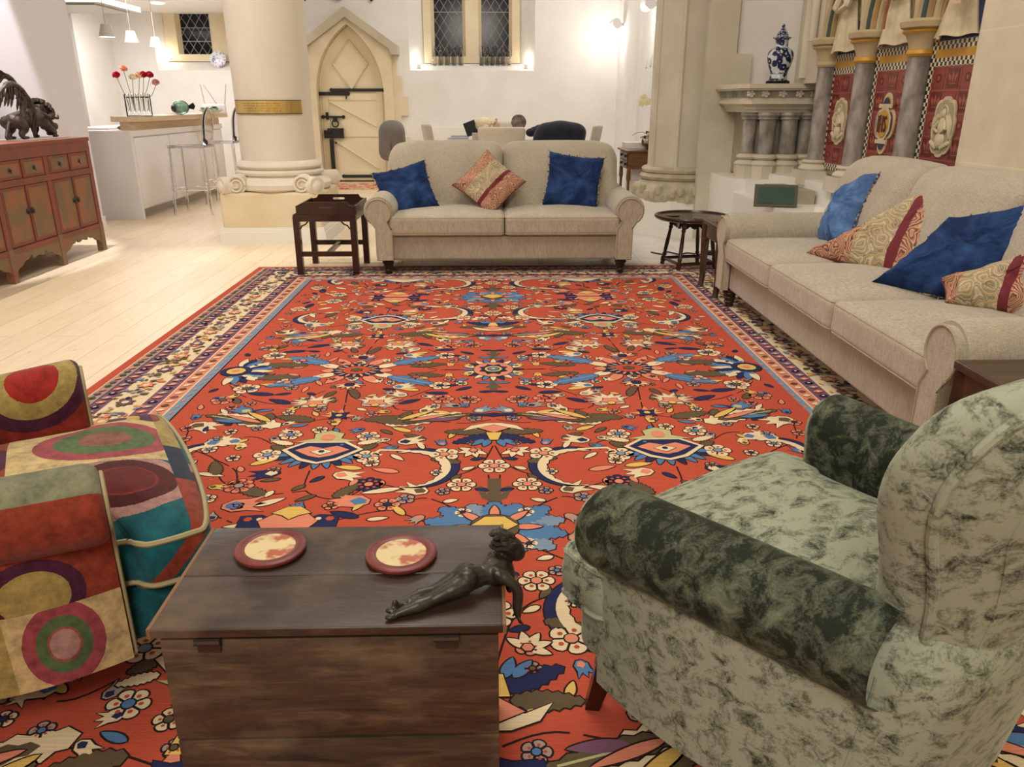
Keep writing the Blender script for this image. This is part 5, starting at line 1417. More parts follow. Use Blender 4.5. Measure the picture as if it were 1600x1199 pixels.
for i in range(150):
    a, e = rnd.uniform(0, 2 * pi), rnd.uniform(-.5, 1.5)
    d = Vector((cos(a) * cos(e), sin(a) * cos(e), sin(e))); c = Vector((0, .19, .20))
    if d.y > .75: continue
    p = c + Vector((d.x * .085, d.y * .085, d.z * .085)); q = p + Vector((d.x * .02, -.02, d.z * .012 - .016))
    mb.tube([p[:], ((p + q) / 2 + d * .012)[:], q[:]], [.016, .015, .006], 6)
mb.build('mane', m_patina, gr)
for sx in (-1, 1):
    w = MB()
    # wing: arched bone with layered feathers
    if sx > 0: root, tip, dn = Vector((.05, .02, .2)), Vector((.10, -.48, .33)), Vector((0, -.06, -.22))
    else: root, tip, dn = Vector((-.05, .08, .22)), Vector((-.12, -.06, .42)), Vector((0, -.07, .02))
    bone = [p[:3] for p in spline([root, root.lerp(tip, .3) + Vector((0, .02, .12)), root.lerp(tip, .62) + Vector((0, .0, .12)), tip], 5)]
    w.tube(bone, [.028] * 4 + [.022] * (len(bone) - 8) + [.012] * 4, 8)
    for row, (k0, ln) in enumerate(((1.0, .8), (.6, .55), (.35, .35))):
        for i in range(12):
            t = i / 11; p = Vector(bone[min(len(bone) - 1, int(t * (len(bone) - 1)))])
            q = p + (dn + (tip - root) * .28 * t) * ln + Vector((sx * .008 * row, 0, 0))
            w.tube([p[:], p.lerp(q, .5)[:], p.lerp(q, .85)[:], q[:]], [.012, .017, .014, .003], 6, squash=(.35, 1) if abs(dn.z) > .1 else (1, .5))
    w.build('wing', m_patina, gr)

# ---------------------------------------------------------------- kitchen
isl = thing('kitchen_island', 'white kitchen island with a raised pale wood bar top', 'kitchen island', (-3.85, 8.8, 0))
mb = MB(); mb.box(-1.25, -.02, .061, 3.0, .1, .869); mb.box(-1.2, -.08, .062, 2.95, 0, .0999, 0); mb.build('cabinet', m_white, isl)
mb = MB(); mb.box(-1.25, -.0, -.0, .06, 0, .8699); mb.box(-1.25, 0, 0, 3.02, .87, .93); mb.build('worktop', m_white, isl)
mb = MB(); mb.box(-.075, -.055, .07, 2.94, .02, .09); mb.build('plinth', M('steel_plinth', S(150, 146, 140), .35, metal=.8), isl)
for k in range(3):
    b = MB(); b.rbox((-.012, .075 + .97 * k + .48, .485), (.02, .955, .74), .003, n=1, smooth=False); b.build('panel', m_white, isl)
m_ash = M('pale_ash', S(222, 200, 168), .5, col2=S(206, 180, 146), scale=3, stretch=(8, .6, 8))
mb = MB(); mb.prism([(-.24, .13), (-.05, .13), (.07, .22), (.10, 3.0), (-.36, 3.0)], 1.02, 1.075); mb.prism([(-.18, .2), (-.07, .2), (-.02, .26), (-.02, 2.96), (-.3, 2.96)], .93, 1.02); mb.build('bar_top', m_ash, isl)
# test tube vase with carnations
TV = (-3.85, 9.12, 1.075)
vase = thing('tube_vase', 'wire framed row of glass tubes holding carnations on the bar', 'vase', TV, rad(20)); vase.scale = (1.25, 1.25, 1.25)
mb = MB(); 
for z in (.0, .155):
    for y in (-.03, .03): mb.tube([(-.10, y, z + .003), (.10, y, z + .003)], .004, 6)
    for x in (-.10, .10): mb.tube([(x, -.03, z + .003), (x, .03, z + .003)], .004, 6)
for x in (-.10, .10):
    for y in (-.03, .03): mb.tube([(x, y, 0), (x, y, .18)], .004, 6)
mb.build('wire_frame', m_iron, vase)
for i in range(5):
    b = MB(); b.lathe([(0, .03), (.012, .035), (.014, .05), (.014, .185), (.0155, .187)], 12, (-.075 + .0375 * i, 0, 0)); b.build('glass_tube', m_clear, vase)
m_stem = M('green_stem', S(86, 110, 66), .6)
for i, (dx, dz, col, lb, bx) in enumerate(((-.135, .35, S(190, 24, 44), 'red carnation leaning furthest left in the tube vase', -.075), (-.075, .405, S(238, 176, 150), 'peach carnation, the tallest in the tube vase', -.0375), (-.015, .335, S(236, 220, 196), 'cream carnation in the middle of the tube vase', -.0375), (.04, .35, S(240, 206, 176), 'pale peach carnation beside the red pair in the tube vase', 0), (.075, .355, S(206, 30, 50), 'red carnation, left of the red pair in the tube vase', .0375), (.125, .355, S(196, 18, 54), 'crimson carnation, right of the red pair in the tube vase', .0375), (.165, .29, S(236, 178, 170), 'pink carnation drooping furthest right in the tube vase', .075))):
    f = thing('carnation', lb, 'flower', (TV[0] + 1.25 * bx * cos(rad(20)), TV[1] + 1.25 * bx * sin(rad(20)), TV[2] + .06), rad(20), 'carnations in the tube vase'); f.scale = (1.25, 1.25, 1.2)
    ex, ez = dx - bx, dz - .05
    b = MB(); b.tube([p[:3] for p in spline([(0, 0, 0), (ex * .1, 0, .1), (ex * .5, .01, ez * .55), (ex, 0, ez - .02)], 4)], .0025, 5); b.build('stem', m_stem, f)
    b = MB(); rnd = random.Random(i)
    for k in range(26):
        a, e = rnd.uniform(0, 2 * pi), rnd.uniform(-.3, 1.5); d = Vector((cos(a) * cos(e), sin(a) * cos(e), sin(e) * 1.0)); c = Vector((ex, 0, ez - .006)); p = c + d * .030; t1 = d.orthogonal().normalized() * .012; t2 = d.cross(t1).normalized() * .012
        b.add([c, p + t1 * 1.2, p + t2 + d * .005, p - t1 * 1.2, p - t2 + d * .004], [(0, 1, 2), (0, 2, 3), (0, 3, 4), (0, 4, 1)], 0)
    b.ball((ex, 0, ez - .004), .024, 10); b.build('bloom', M('petal_%d' % i, col, .7), f)
# green glass fish
fish = thing('glass_fish', 'green and black glass fish ornament on the bar', 'ornament', (-3.78, 10.15, 1.075), rad(10))
m_gg = M('green_glass', S(130, 170, 150), .08, trans=.6, ior=1.4); m_gd = M('dark_glass', S(30, 34, 34), .1)
b = MB(); b.ball((0, 0, .085), (.10, .05, .085), 18); b.build('body', m_gg, fish)
b = MB(); b.ball((-.07, 0, .075), (.045, .052, .05), 14); b.build('head', m_gd, fish)
b = MB(); b.prism([(.08, .075), (.15, .06), (.17, .10), (.15, .14), (.08, .10)], -.012, .012, axis='y'); b.build('tail', m_gd, fish)
b = MB(); b.box(-.21, -.05, .06, .2, 0, .035); tag(b.build('white_box', m_white, None, (-3.78, 10.15, 1.075)), 'flat white box lying beside the glass fish', 'box')
# bowl with greenery, router
BW = (-3.62, 10.75, 1.075)
b = MB(); b.lathe([(.06, 0), (.08, .01), (.16, .05), (.165, .055), (.15, .055), (.05, .02), (0, .02)], 24)
tag(b.build('bowl', m_trim, None, BW), 'shallow white bowl of green leaves at the end of the bar', 'bowl')
b = MB(); rnd = random.Random(5)
for i in range(40):
    a, r = rnd.uniform(0, 6.28), rnd.uniform(0, .14); p = Vector((r * cos(a), r * sin(a), .05)); d = Vector((rnd.uniform(-1, 1), rnd.uniform(-1, 1), .9)).normalized() * .04; s_ = d.cross(Vector((0, 0, 1))).normalized() * .015
    b.add([p, p + d * .5 + s_, p + d, p + d * .5 - s_], [(0, 1, 2, 3)], 0, False)
b = b.build('leafy_greens', M('leaf_green', S(80, 130, 70), .6), None, BW); tag(b, 'green salad leaves heaped in the shallow white bowl', 'leaves', None, 'stuff')
ro = thing('wifi_router', 'white router with three upright antennas at the far end of the bar', 'router', (-3.72, 11.2, 1.075))
b = MB(); b.rbox((0, 0, .06), (.3, .05, .12), .015); b.build('case', m_white, ro)
b = MB(); b.box(-.03, .04, -.028, -.024, .06, .09); b.build('screen', m_black, ro)
for x, dx in ((-.13, -.03), (.04, -.16), (.13, .05)):
    b = MB(); b.tube([(x, .02, .1), (x + dx, .02, .37)], [.009, .006], 8); b.build('antenna', M('grey_plastic', S(190, 184, 184), .5), ro)
# things on the worktop
b = MB(); b.ball((0, 0, .02), (.10, .07, .03), 14); tag(b.build('bread_loaf', M('brown_crust', S(132, 84, 68), .7), None, (-4.1, 9.3, .93)), 'small red-brown loaf on the island worktop', 'bread')
b = MB(); b.box(-.22, .2, -.12, .12, 0, .02); tag(b.build('white_tray', m_white, None, (-4.45, 9.3, .93)), 'thin white tray lying on the island worktop', 'tray')
b = MB(); b.lathe([(.05, 0), (.06, .0), (.07, .085), (.062, .085), (.05, .01), (0, .01)], 18); tag(b.build('pot', M('sage_ceramic', S(206, 202, 164), .5), None, (-4.05, 9.75, .93)), 'small sage green pot behind the loaf on the worktop', 'pot')
# pendant lamps
for i, (x, y, z, lb) in enumerate(((-3.97, 8.9, 1.80, 'nearest of the three white pendant lamps over the bar'), (-4.27, 10.2, 1.84, 'middle of the three white pendant lamps over the bar'), (-4.54, 11.6, 1.875, 'farthest of the three white pendant lamps over the bar'))):
    p = thing('pendant_lamp', lb, 'lamp', (x, y, z + .055), 0, 'white pendant lamps over the bar')
    b = MB(); b.lathe([(.078, 0), (.048, .115), (.044, .12), (.0, .12)], 24); b.build('lamp_shade', M('grey_white_shade', S(206, 200, 194), .6), p)
    b = MB(); b.tube([(0, 0, .118), (0, 0, KC - z + .2)], .003, 6); b.build('cord', M('grey_cord', S(170, 164, 160), .6), p)
    b = MB(); b.disc(.068, .008, 24); b.build('bulb', m_bulb, p)
    point('pendant_light', (x, y, z - .05), 5, .05, NEUT)
b = MB(); b.box(-1.25, .15, -.5, .62, 0, .06); b.box(-1.15, .05, -.4, .52, -.02, 0)
tag(b.build('extractor_hood', M('brushed_steel', S(176, 172, 164), .4, metal=.5), None, (-4.55, 10.3, 2.28)), 'flat square extractor hood hanging over the kitchen island', 'extractor hood')
b = MB(); b.lathe([(0, -.012), (.075, -.012), (.085, 0), (0, 0)], 24); tag(b.build('downlight', m_bulb, None, (-4.55, 11.9, KC)), 'round glowing downlight in the kitchen ceiling', 'light')
pl = thing('plate', 'blue and white plate standing on the kitchen window sill', 'plate', (-4.2, 13.08, 1.72))
b = MB(); b.lathe([(0, .02), (.07, .02), (.12, .008), (.123, .004), (.07, .012), (0, .012)], 32, T=Tm((0, 0, .125), rad(78))); b.build('dish', M('blue_white_china', S(226, 228, 232), .2, col2=S(120, 130, 168), scale=26, lo=.5, hi=.62), pl)
b = MB(); b.box(-.03, .03, -.02, .05, 0, .02); b.build('stand', m_trim, pl)
# stone respond beyond the island
b = MB(); out = [(0, 0), (0, 1.35), (-.12, 1.33), (-.30, 1.15), (-.45, .85), (-.55, .4), (-.58, 0)]
b.prism([p[:2] for p in spline([(*p, 0) for p in out], 3)], 0, .5, axis='y'); st = b.build('trim_5', m_stone2, None, (-2.62, 11.2, 0)); struct(st, 'curved stone footing beyond the bar stools')
# clear bar stools
def stool():
    o = thing('bar_stool', 'clear acrylic bar stool nearest the camera at the kitchen island', 'stool', (-3.42, 9.35, 0), rad(0), 'clear bar stools at the island')
    T_ = .014
    for sx in (-1, 1):
        for sy in (-1, 1):
            b = MB(); b.tube([(sx * .21, sy * .2, 0), (sx * .19, sy * .18, .74)], [.016, .018], 4); b.build('leg', m_acryl, o)
    b = MB(); b.rbox((0, 0, .75), (.41, .4, .03), .012, n=2); b.build('seat', m_acryl, o)
    b = MB()
    for sx in (-1, 1): b.tube([(sx * .2, -.19, .28), (sx * .2, .19, .28)], .010, 4)
    for sy in (-1, 1): b.tube([(-.2, sy * .19, .28), (.2, sy * .19, .28)], .010, 4)
    b.build('footrest', m_acryl, o)
    ol = arc(0, .98, .19, 0, pi, 14) + [(-.17, .75), (.17, .75)]
    b = MB(); b.puff(ol, .012, 4, fn=lambda a, c, h: (.19 + h + .25 * (c - .75) * .4, a, c), pw=10); b.build('backrest', m_acryl, o)
    return o
s1 = stool(); s2 = copy_tree(s1); s2.location = (-3.40, 10.35, 0); s2['label'] = 'clear acrylic bar stool behind the first one, partly behind the round column'
# ---------------------------------------------------------------- dining end
m_chair = weave('pale_grey_fabric', S(196, 184, 168), S(214, 204, 188))
def dining_chair(label, x, y, rz):
    o = thing('dining_chair', label, 'chair', (x, y, 0), rz, 'dining chairs')
    b = MB(); b.rbox((0, .0, .45), (.46, .46, .12), .04); b.build('seat', m_chair, o)
    b = MB(); b.rbox((0, .24, .69), (.46, .09, .56), .035, n=4, mid=4, fn=lambda a, q, c: (a * (1 + .12 * (c + .28) / .56), q + .10 * ((c + .28) / .56) - .05 * (1 - (a / .25) ** 2) * -1, c)); b.build('backrest', m_chair, o)
    for sx in (-1, 1):
        for sy in (-1, 1):
            b = MB(); b.tube([(sx * .2, sy * .19, 0), (sx * .19, sy * .18, .4)], [.016, .022], 4); b.build('leg', m_darkwood, o)
    return o
dining_chair('pale fabric dining chair with its back to the far sofa', .11, 9.12, pi)
dining_chair('pale fabric dining chair facing right at the left side of the table', -.46, 10.4, rad(97))
dining_chair('pale fabric dining chair draped with a grey coat near the arched door', -.80, 9.42, rad(92))
dining_chair('pale fabric dining chair at the right end of the dining table', .90, 9.75, rad(-97))
dining_chair('pale fabric dining chair with a navy coat over its back', .76, 9.36, pi)
dining_chair('pale fabric dining chair on the far side of the dining table', .12, 11.0, 0)
tb = thing('dining_table', 'dark wooden dining table behind the far sofa', 'table', (.15, 10.15, 0))
b = MB(); b.box(-.62, .62, -.6, .6, .72, .755); b.build('tabletop', m_darkwood, tb)
for sx in (-1, 1):
    for sy in (-1, 1):
        b = MB(); b.box(sx * .52 - .04, sx * .52 + .04, sy * .5 - .04, sy * .5 + .04, 0, .72); b.build('leg', m_darkwood, tb)
def drape(name, label, cat, c, sz, mat, seed):
    rnd = random.Random(seed); b = MB()
    ph = [rnd.uniform(0, 6) for _ in range(4)]
    def f(x, y, z):
        w = .009 * sin(30 * x + ph[0] + 3 * z) + .007 * sin(47 * x + ph[1] - 5 * z)
        k = 1 if y > 0 else -1
        return (x * (1 - .08 * max(0, z / sz[2]) ** 2) + .01 * sin(20 * z + ph[2]), y + k * w * (1 - z / sz[2]), z + .010 * sin(18 * x + ph[3]))
    b.rbox((0, 0, sz[2] / 2), sz, sz[1] * .45, n=4, mid=14, fn=f)
    o = b.build(name, mat, None, c[:3], c[3])
    tag(o, label, cat); return o
m_navy = M('navy_wool', S(30, 32, 46), .9, sheen=.2); m_grey = M('grey_wool', S(122, 114, 110), .9, sheen=.2)
drape('coat', 'navy coat hung over a dining chair back', 'coat', (.76, 9.03, .57, 0), (.58, .32, .45), m_navy, 1)
drape('coat', 'grey coat hung over the chair near the arched door', 'coat', (-1.135, 9.40, .58, rad(92)), (.54, .27, .44), m_grey, 3)
b = MB()
for i in range(5): b.ball((-.10 + .05 * i, .02 * (i % 2), .03 + .02 * (i % 3)), (.07, .09, .05), 10)
o = b.build('scarf', m_navy, None, (.56, 9.42, .86)); remesh(o, .012, 2); tag(o, 'bundled navy scarf beside the navy coat', 'scarf')
# things on the table
TZ = .755
b = MB(); b.lathe([(.09, 0), (.05, .015), (.012, .03), (.012, .10), (.0, .10)], 18); b.lathe([(0, .0), (.085, .0), (.09, .008), (.085, .016), (0, .016)], 28, T=Tm((0, 0, .19), rad(84)))
mir = thing('table_mirror', 'round mirror on a stand on the dining table', 'mirror', (.33, 9.85, TZ + .06))
b = MB(); b.lathe([(.08, -.06), (.05, -.045), (.012, -.03), (.012, .10), (.0, .10)], 18); b.build('stand', m_trim, mir)
b = MB(); b.lathe([(0, -.008), (.082, -.008), (.09, 0), (.082, .008), (0, .008)], 28, T=Tm((0, 0, .18), rad(80))); b.build('mirror_disc', M('dull_mirror', S(110, 100, 92), .25, metal=.9, col2=S(60, 52, 48), scale=14), mir)
b = MB(); b.ball((0, 0, .09), (.11, .09, .09), 16); b.ball((.02, -.07, .06), (.05, .03, .04), 10)
tag(b.build('round_vase', M('cream_ceramic', S(222, 208, 170), .5), None, (-.09, 9.85, TZ + .12)), 'round cream vase on the dining table behind the middle chair', 'vase')
b = MB(); b.box(-.09, .05, -.06, .06, 0, .16, 0, Tm((0, 0, 0), 0, rad(-20)))
tag(b.build('black_box', m_black, None, (-.2, 9.88, TZ + .1)), 'black box leaning beside the round cream vase', 'box')
b = MB(); b.box(-.14, .14, -.1, .1, 0, .12); tag(b.build('basket', m_chair, None, (-.09, 9.85, TZ)), 'low fabric box under the round cream vase', 'box')
b = MB(); b.lathe([(.035, 0), (.045, .01), (.045, .12), (.03, .14), (.014, .15), (.014, .18), (0, .18)], 18)
tag(b.build('bottle', M('tan_ceramic', S(200, 168, 132), .5), None, (.06, 9.85, TZ + .10)), 'tan ceramic bottle on the dining table', 'bottle')
fl = thing('flower_pot', 'small pot of pale flowers between the vase and the tan bottle', 'flowers', (0, 9.83, TZ + .08))
b = MB(); b.lathe([(.03, 0), (.04, .02), (.035, .08), (.03, .08), (.025, .02), (0, .02)], 16); b.build('pot', m_trim, fl)
b = MB(); rnd = random.Random(2)
for i in range(26): b.ball((rnd.uniform(-.06, .06), rnd.uniform(-.05, .05), .10 + rnd.uniform(0, .07)), .018, 6)
b.build('blooms', M('pale_petals', S(232, 210, 166), .8), fl)
b = MB(); b.box(-.14, .14, -.12, .12, 0, .10); tag(b.build('grey_box', M('pale_grey_card', S(190, 184, 176), .7), None, (.2, 10.25, TZ + .0)), 'pale grey box behind the tan bottle', 'box')
for i, (x, w, h, z, c, lb) in enumerate(((-.43, .28, .03, 0, S(222, 214, 190), 'cream paperback at the bottom of the book pile on the dining table'), (-.40, .24, .03, .03, S(120, 160, 206), 'pale blue paperback in the middle of the book pile on the dining table'), (-.38, .2, .025, .06, S(90, 120, 170), 'dark blue paperback on top of the book pile on the dining table'))):
    b = MB(); b.box(-w / 2, w / 2, -.09, .09, .003, h - .003); b.box(-w / 2 - .004, w / 2 + .004, -.094, .09, 0, .003, 1); b.box(-w / 2 - .004, w / 2 + .004, -.094, .09, h - .003, h, 1)
    tag(b.build('book', [m_paper, M('cover_%d' % i, c, .5)], None, (x, 9.8, TZ + z)), lb, 'book', 'books on the dining table')
# bottles on the window sill
bot = None
for grp, (xa, xb), n in (('left', (-.92, -.44), 5), ('right', (-.17, .31), 6)):
    for i in range(n):
        x = xa + (xb - xa) * (i + .3) / (n - .4)
        if bot is None:
            b = MB(); b.lathe([(0, 0), (.036, .0), (.038, .006), (.038, .17), (.03, .20), (.014, .235), (.013, .27), (.016, .272), (.016, .285), (.011, .285), (.011, .235), (.033, .17), (.034, .008), (0, .006)], 14)
            bot = b.build('glass_bottle', m_clear); o = bot
        else:
            o = bot.copy(); COL.objects.link(o)
        o.location = (x, 13.25, 1.77)
        ORD = ['first', 'second', 'third', 'fourth', 'fifth', 'sixth']
        tag(o, 'clear glass bottle on the leaded window sill, %s from the left in the %s light' % (ORD[i], grp), 'bottle', 'bottles on the window sill')
# wall lights
for x, y, z, lb in ((1.84, 12.55, 2.30, 'white drum wall light in the far corner'), (1.86, 10.1, 2.31, 'white wall light nearer the stone pier')):
    w = thing('wall_light', lb, 'wall light', (x, y, z), 0, 'white wall lights')
    b = MB(); b.box(.04, .13, -.02, .02, -.02, .02); b.build('bracket', m_white, w)
    b = MB(); b.lathe([(.07, -.06), (.075, -.055), (.075, .055), (.07, .06)], 24, T=Tm((0, 0, 0), rad(80), 0, rad(20))); b.build('lamp_shade', m_white, w)
    b = MB(); b.disc(.066, .05, 20, 0, Tm((0, 0, 0), rad(80), 0, rad(20))); b.disc(.066, -.05, 20, 0, Tm((0, 0, 0), rad(80), 0, rad(20))); b.build('bulb', m_bulb, w)
    point('wall_light_glow', (x - .1, y + .02, z - .12), 9 if y > 12 else 5, .05, (1, .95, .88))
for x, y, z, lb in ((-1.12, 13.12, 1.80, 'small uplight at the left of the dining window sill'), (.55, 13.12, 1.80, 'small uplight at the right of the dining window sill')):
    b = MB(); b.lathe([(0, -.05), (.03, -.05), (.03, .0), (.022, .0), (.02, -.004), (0, -.004)], 16); tag(b.build('uplight', [m_trim], None, (x, y, z - .03)), lb, 'light', 'window sill uplights')
    point('sill_uplight', (x, y, z + .04), 1.6, .02, (1, .93, .78))
point('kitchen_sill_uplight', (-5.0, 13.1, 1.92), 1.6, .02, (1, .9, .7))
for y, lb in ((9.36, 'nearer white light switch on the dining wall'), (9.62, 'farther white light switch on the dining wall')):
    b = MB(); b.rbox((0, 0, 0), (.012, .09, .13), .004, n=1); b.box(-.012, -.004, -.02, .02, -.03, .03); tag(b.build('light_switch', m_white, None, (1.964, y * 1.1, 1.70)), lb, 'light switch', 'white light switches')
# iron ornament above the door
b = MB(); b.lathe([(.10, -.01), (.16, -.01), (.16, .01), (.10, .01), (.10, -.01)], 28, T=Tm((0, 0, .16), rad(90)))
for sx in (-1, 1): b.ball((sx * .50, 0, .03), (.03, .03, .05), 10); b.tube([(sx * .5, 0, .03), (sx * .5, 0, .3), (sx * .16, 0, .3)], .01, 6)
tag(b.build('iron_ornament', m_iron, None, (-2.28, 12.97, 2.66)), 'dark iron ornament on the wall above the arched door', 'wall ornament')
# side table with drawers and orchid
ot = thing('writing_table', 'small brown wooden side table with drawers beside the stone pier', 'table', (1.61, 8.75, 0))
m_mid = M('brown_oak', S(116, 78, 44), .4, col2=S(92, 58, 32), scale=5, stretch=(1, 6, 6)); 
b = MB(); b.rbox((0, 0, .735), (.40, .60, .02), .005, n=1, smooth=False); b.build('tabletop', m_mid, ot)
b = MB(); b.box(-.17, .17, -.27, .27, .55, .725); b.build('drawer_case', m_mid, ot)
for k, z in enumerate((.595, .68)):
    d = MB(); d.box(-.178, -.17, -.25, .25, z - .036, z + .036); dd = d.build('drawer', m_darkwood, ot)
    for y in (-.15, .12):
        d = MB(); d.ball((-.184, y, z), (.012, .02, .015), 8); d.build('knob', m_iron, dd)
for sx in (-1, 1):
    for sy in (-1, 1):
        b = MB(); b.tube([(sx * .155, sy * .25, 0), (sx * .155, sy * .25, .05), (sx * .155, sy * .25, .1), (sx * .155, sy * .25, .42), (sx * .155, sy * .25, .45), (sx * .155, sy * .25, .55)], [.012, .014, .01, .016, .024, .02], 8); b.build('leg', m_mid, ot)
dc = thing('drawer_unit', 'white drawer unit standing under the small brown side table', 'drawers', (1.66, 9.02, 0))
b = MB(); b.box(-.12, .2, -.2, .2, .02, .52); b.build('carcass', m_white, dc)
for k in range(5):
    d = MB(); d.box(-.125, .19, -.206, -.2, .04 + .095 * k, .125 + .095 * k); d.box(-.127, -.12, -.19, .19, .04 + .095 * k, .125 + .095 * k); d.build('drawer', m_white, dc)
b = MB(); b.box(-.1, .14, -.13, .13, 0, .06); tag(b.build('white_box', m_white, None, (1.56, 8.93, .745)), 'white box on the small brown side table beside the orchid', 'box')
orc = thing('orchid', 'white orchid in a round silver pot on the brown side table', 'plant', (1.70, 8.62, .745))
b = MB(); b.lathe([(.045, 0), (.05, .005), (.095, .045), (.105, .08), (.098, .12), (.085, .14), (.078, .14), (.09, .08), (0, .06)], 28); b.build('pot', M('crackled_silver', S(196, 184, 164), .25, metal=.8, col2=S(120, 104, 88), scale=16, lo=.45, hi=.55), orc)
m_leafd = M('orchid_leaf', S(62, 100, 56), .4)
for a, L_, h in ((2.9, .20, .06), (.2, .17, .1), (.7, .14, .08), (3.6, .15, .02), (1.8, .14, .07)):
    b = MB(); n = 10; V = []
    for i in range(n + 1):
        t = i / n; p = Vector((cos(a) * L_ * t, sin(a) * L_ * t, .13 + h * sin(pi * t * .8) - .02 * t)); s_ = Vector((-sin(a), cos(a), 0)) * .028 * sin(pi * min(1, t * .93 + .07)) ** .7
        V += [(p - s_)[:], (p - Vector((0, 0, .006)))[:], (p + s_)[:]]
    F = []
    for i in range(n): e = 3 * i; F += [(e, e + 1, e + 4, e + 3), (e + 1, e + 2, e + 5, e + 4)]
    b.add(V, F); b.build('leaf', m_leafd, orc)
b = MB(); b.tube([p[:3] for p in spline([(0, 0, .12), (.01, 0, .3), (.02, 0, .48), (.0, 0, .6), (-.02, 0, .66)], 4)], .004, 6); b.tube([(.02, 0, .45), (.07, 0, .53), (.08, 0, .52)], .003, 5); b.tube([(.02, 0, .47), (-.08, -.01, .52), (-.12, -.01, .5)], .003, 5); b.build('stem', m_stem, orc)
m_orch = M('orchid_petal', S(240, 232, 190), .6)
for x, z in ((-.11, .52), (-.13, .47), (-.07, .48)):
    b = MB()
    for k in range(5):
        a = 2 * pi * k / 5 + x * 9; b.ball((x + .022 * cos(a), -.015, z + .022 * sin(a)), (.02, .006, .02), 8)
    b.ball((x, -.025, z), .008, 6); b.build('bloom', m_orch, orc)

# ---------------------------------------------------------------- credence shelf with marble shafts
sh = thing('stone_shelf', 'carved stone shelf carried on clustered grey marble shafts', 'shelf', (0, 0, 0))
def splan(e): return [(2.05 - e, 7.42), (2.05 - e, 6.74 - e), (2.12 - e, 6.66 - e), (2.66 + e, 6.66 - e), (2.72 + e * .3, 6.72 - e), (2.72, 7.42)]
b = MB()
for e, z0, z1 in ((.05, 1.325, 1.36), (.035, 1.31, 1.325), (-.005, 1.235, 1.255), (.01, 1.205, 1.235), (-.02, 1.19, 1.205), (-.04, 1.165, 1.19), (-.055, 1.14, 1.165)): b.prism(splan(e), z0, z1)
b.build('moulded_slab', m_stone, sh)
b = MB(); b.prism(splan(.0), 1.255, 1.31); b.build('frieze', M('blue_grey_paint', S(112, 118, 112), .8, col2=S(160, 152, 128), scale=10), sh)
b = MB()
for x in (2.10, 2.22, 2.36, 2.5, 2.62):
    for k in range(5): a = 2 * pi * k / 5; b.ball((x + .022 * cos(a), 6.655, 1.283 + .018 * sin(a)), (.016, .014, .013), 8)
    b.ball((x, 6.648, 1.283), .01, 6)
b.build('carved_flowers', m_stone, sh)
for x, y, r in ((2.17, 6.82, .055), (2.29, 6.74, .068), (2.47, 6.74, .068), (2.63, 6.78, .062)):
    b = MB(); b.lathe([(r + .02, 1.14), (r + .03, 1.12), (r + .012, 1.10), (r + .018, 1.09), (r, 1.08), (r, .80)], 20, (x, y, 0)); b.build('shaft', m_marble, sh)
    b = MB(); b.lathe([(r + .005, .81), (r + .03, .80), (r + .035, .785), (r + .025, .77), (r + .01, .765), (r + .045, .74), (r + .05, .73), (r + .04, .715)], 20, (x, y, 0)); b.prism([(x + q[0], y + q[1]) for q in octo(r + .045)], .60, .72); b.build('shaft_base', m_stone, sh)
b = MB(); b.box(2.2, 2.72, 6.82, 7.42, .62, 1.14); b.build('backing', m_stonegrey, sh)
b = MB(); b.prism([(2.02, 7.42), (2.02, 6.75), (2.12, 6.62), (2.72, 6.62), (2.72, 7.42)], 0, .61); struct(b.build('trim_6', m_trim), 'white plastered base below the stone shelf')
vz = thing('ginger_jar', 'tall blue and white lidded porcelain jar on the stone shelf', 'vase', (2.375, 6.85, 1.36))
def china():
    m, t, b = nt('blue_white_porcelain')
    vo = node(t, 'ShaderNodeTexVoronoi'); vo.inputs['Scale'].default_value = 20; link(t, coords(t), vo.inputs['Vector'])
    n = noise(t, coords(t), 24, 3, .6, 1.2)
    s = mth(t, 'ADD', vo.outputs['Distance'], mth(t, 'MULTIPLY', n, .5))
    c = ramp(t, s, [(.36, S(204, 206, 208)), (.42, S(70, 84, 130)), (.46, S(24, 34, 74)), (.76, S(24, 34, 74)), (.82, S(200, 204, 208))])
    link(t, c, b.inputs['Base Color']); b.inputs['Roughness'].default_value = .15
    return m
m_china = china(); m_bluec = M('cobalt_glaze', S(30, 40, 78), .15, col2=S(176, 182, 196), scale=60, lo=.5, hi=.56)
b = MB(); b.lathe([(0, .025), (.07, .025), (.072, .03), (.068, .06), (.066, .085), (.085, .13), (.10, .18), (.104, .215), (.10, .24), (.085, .262), (.058, .275), (.05, .285), (.05, .335), (.056, .345), (0, .345)], 36); b.build('body', m_china, vz)
b = MB(); b.lathe([(.068, .345), (.074, .348), (.07, .355), (.048, .36), (.042, .38), (.028, .405), (.018, .41), (.02, .42), (.012, .43), (.014, .44), (.006, .455), (0, .456)], 28); b.build('lid', m_bluec, vz)
b = MB()
for z in (.028, .082, .27, .34): b.lathe([({.028: .074, .082: .068, .27: .068, .34: .055}[z], z - .004), ({.028: .0755, .082: .07, .27: .071, .34: .0565}[z], z), ({.028: .073, .082: .068, .27: .062, .34: .0555}[z], z + .005)], 36)
b.build('blue_bands', m_bluec, vz)
b = MB(); b.lathe([(.085, 0), (.092, .005), (.088, .012), (.094, .02), (.09, .027), (0, .027)], 28)
for k in range(6): a = 2 * pi * k / 6; b.ball((.085 * cos(a), .085 * sin(a), .01), (.018, .018, .01), 8)
b.build('stand', m_black, vz)

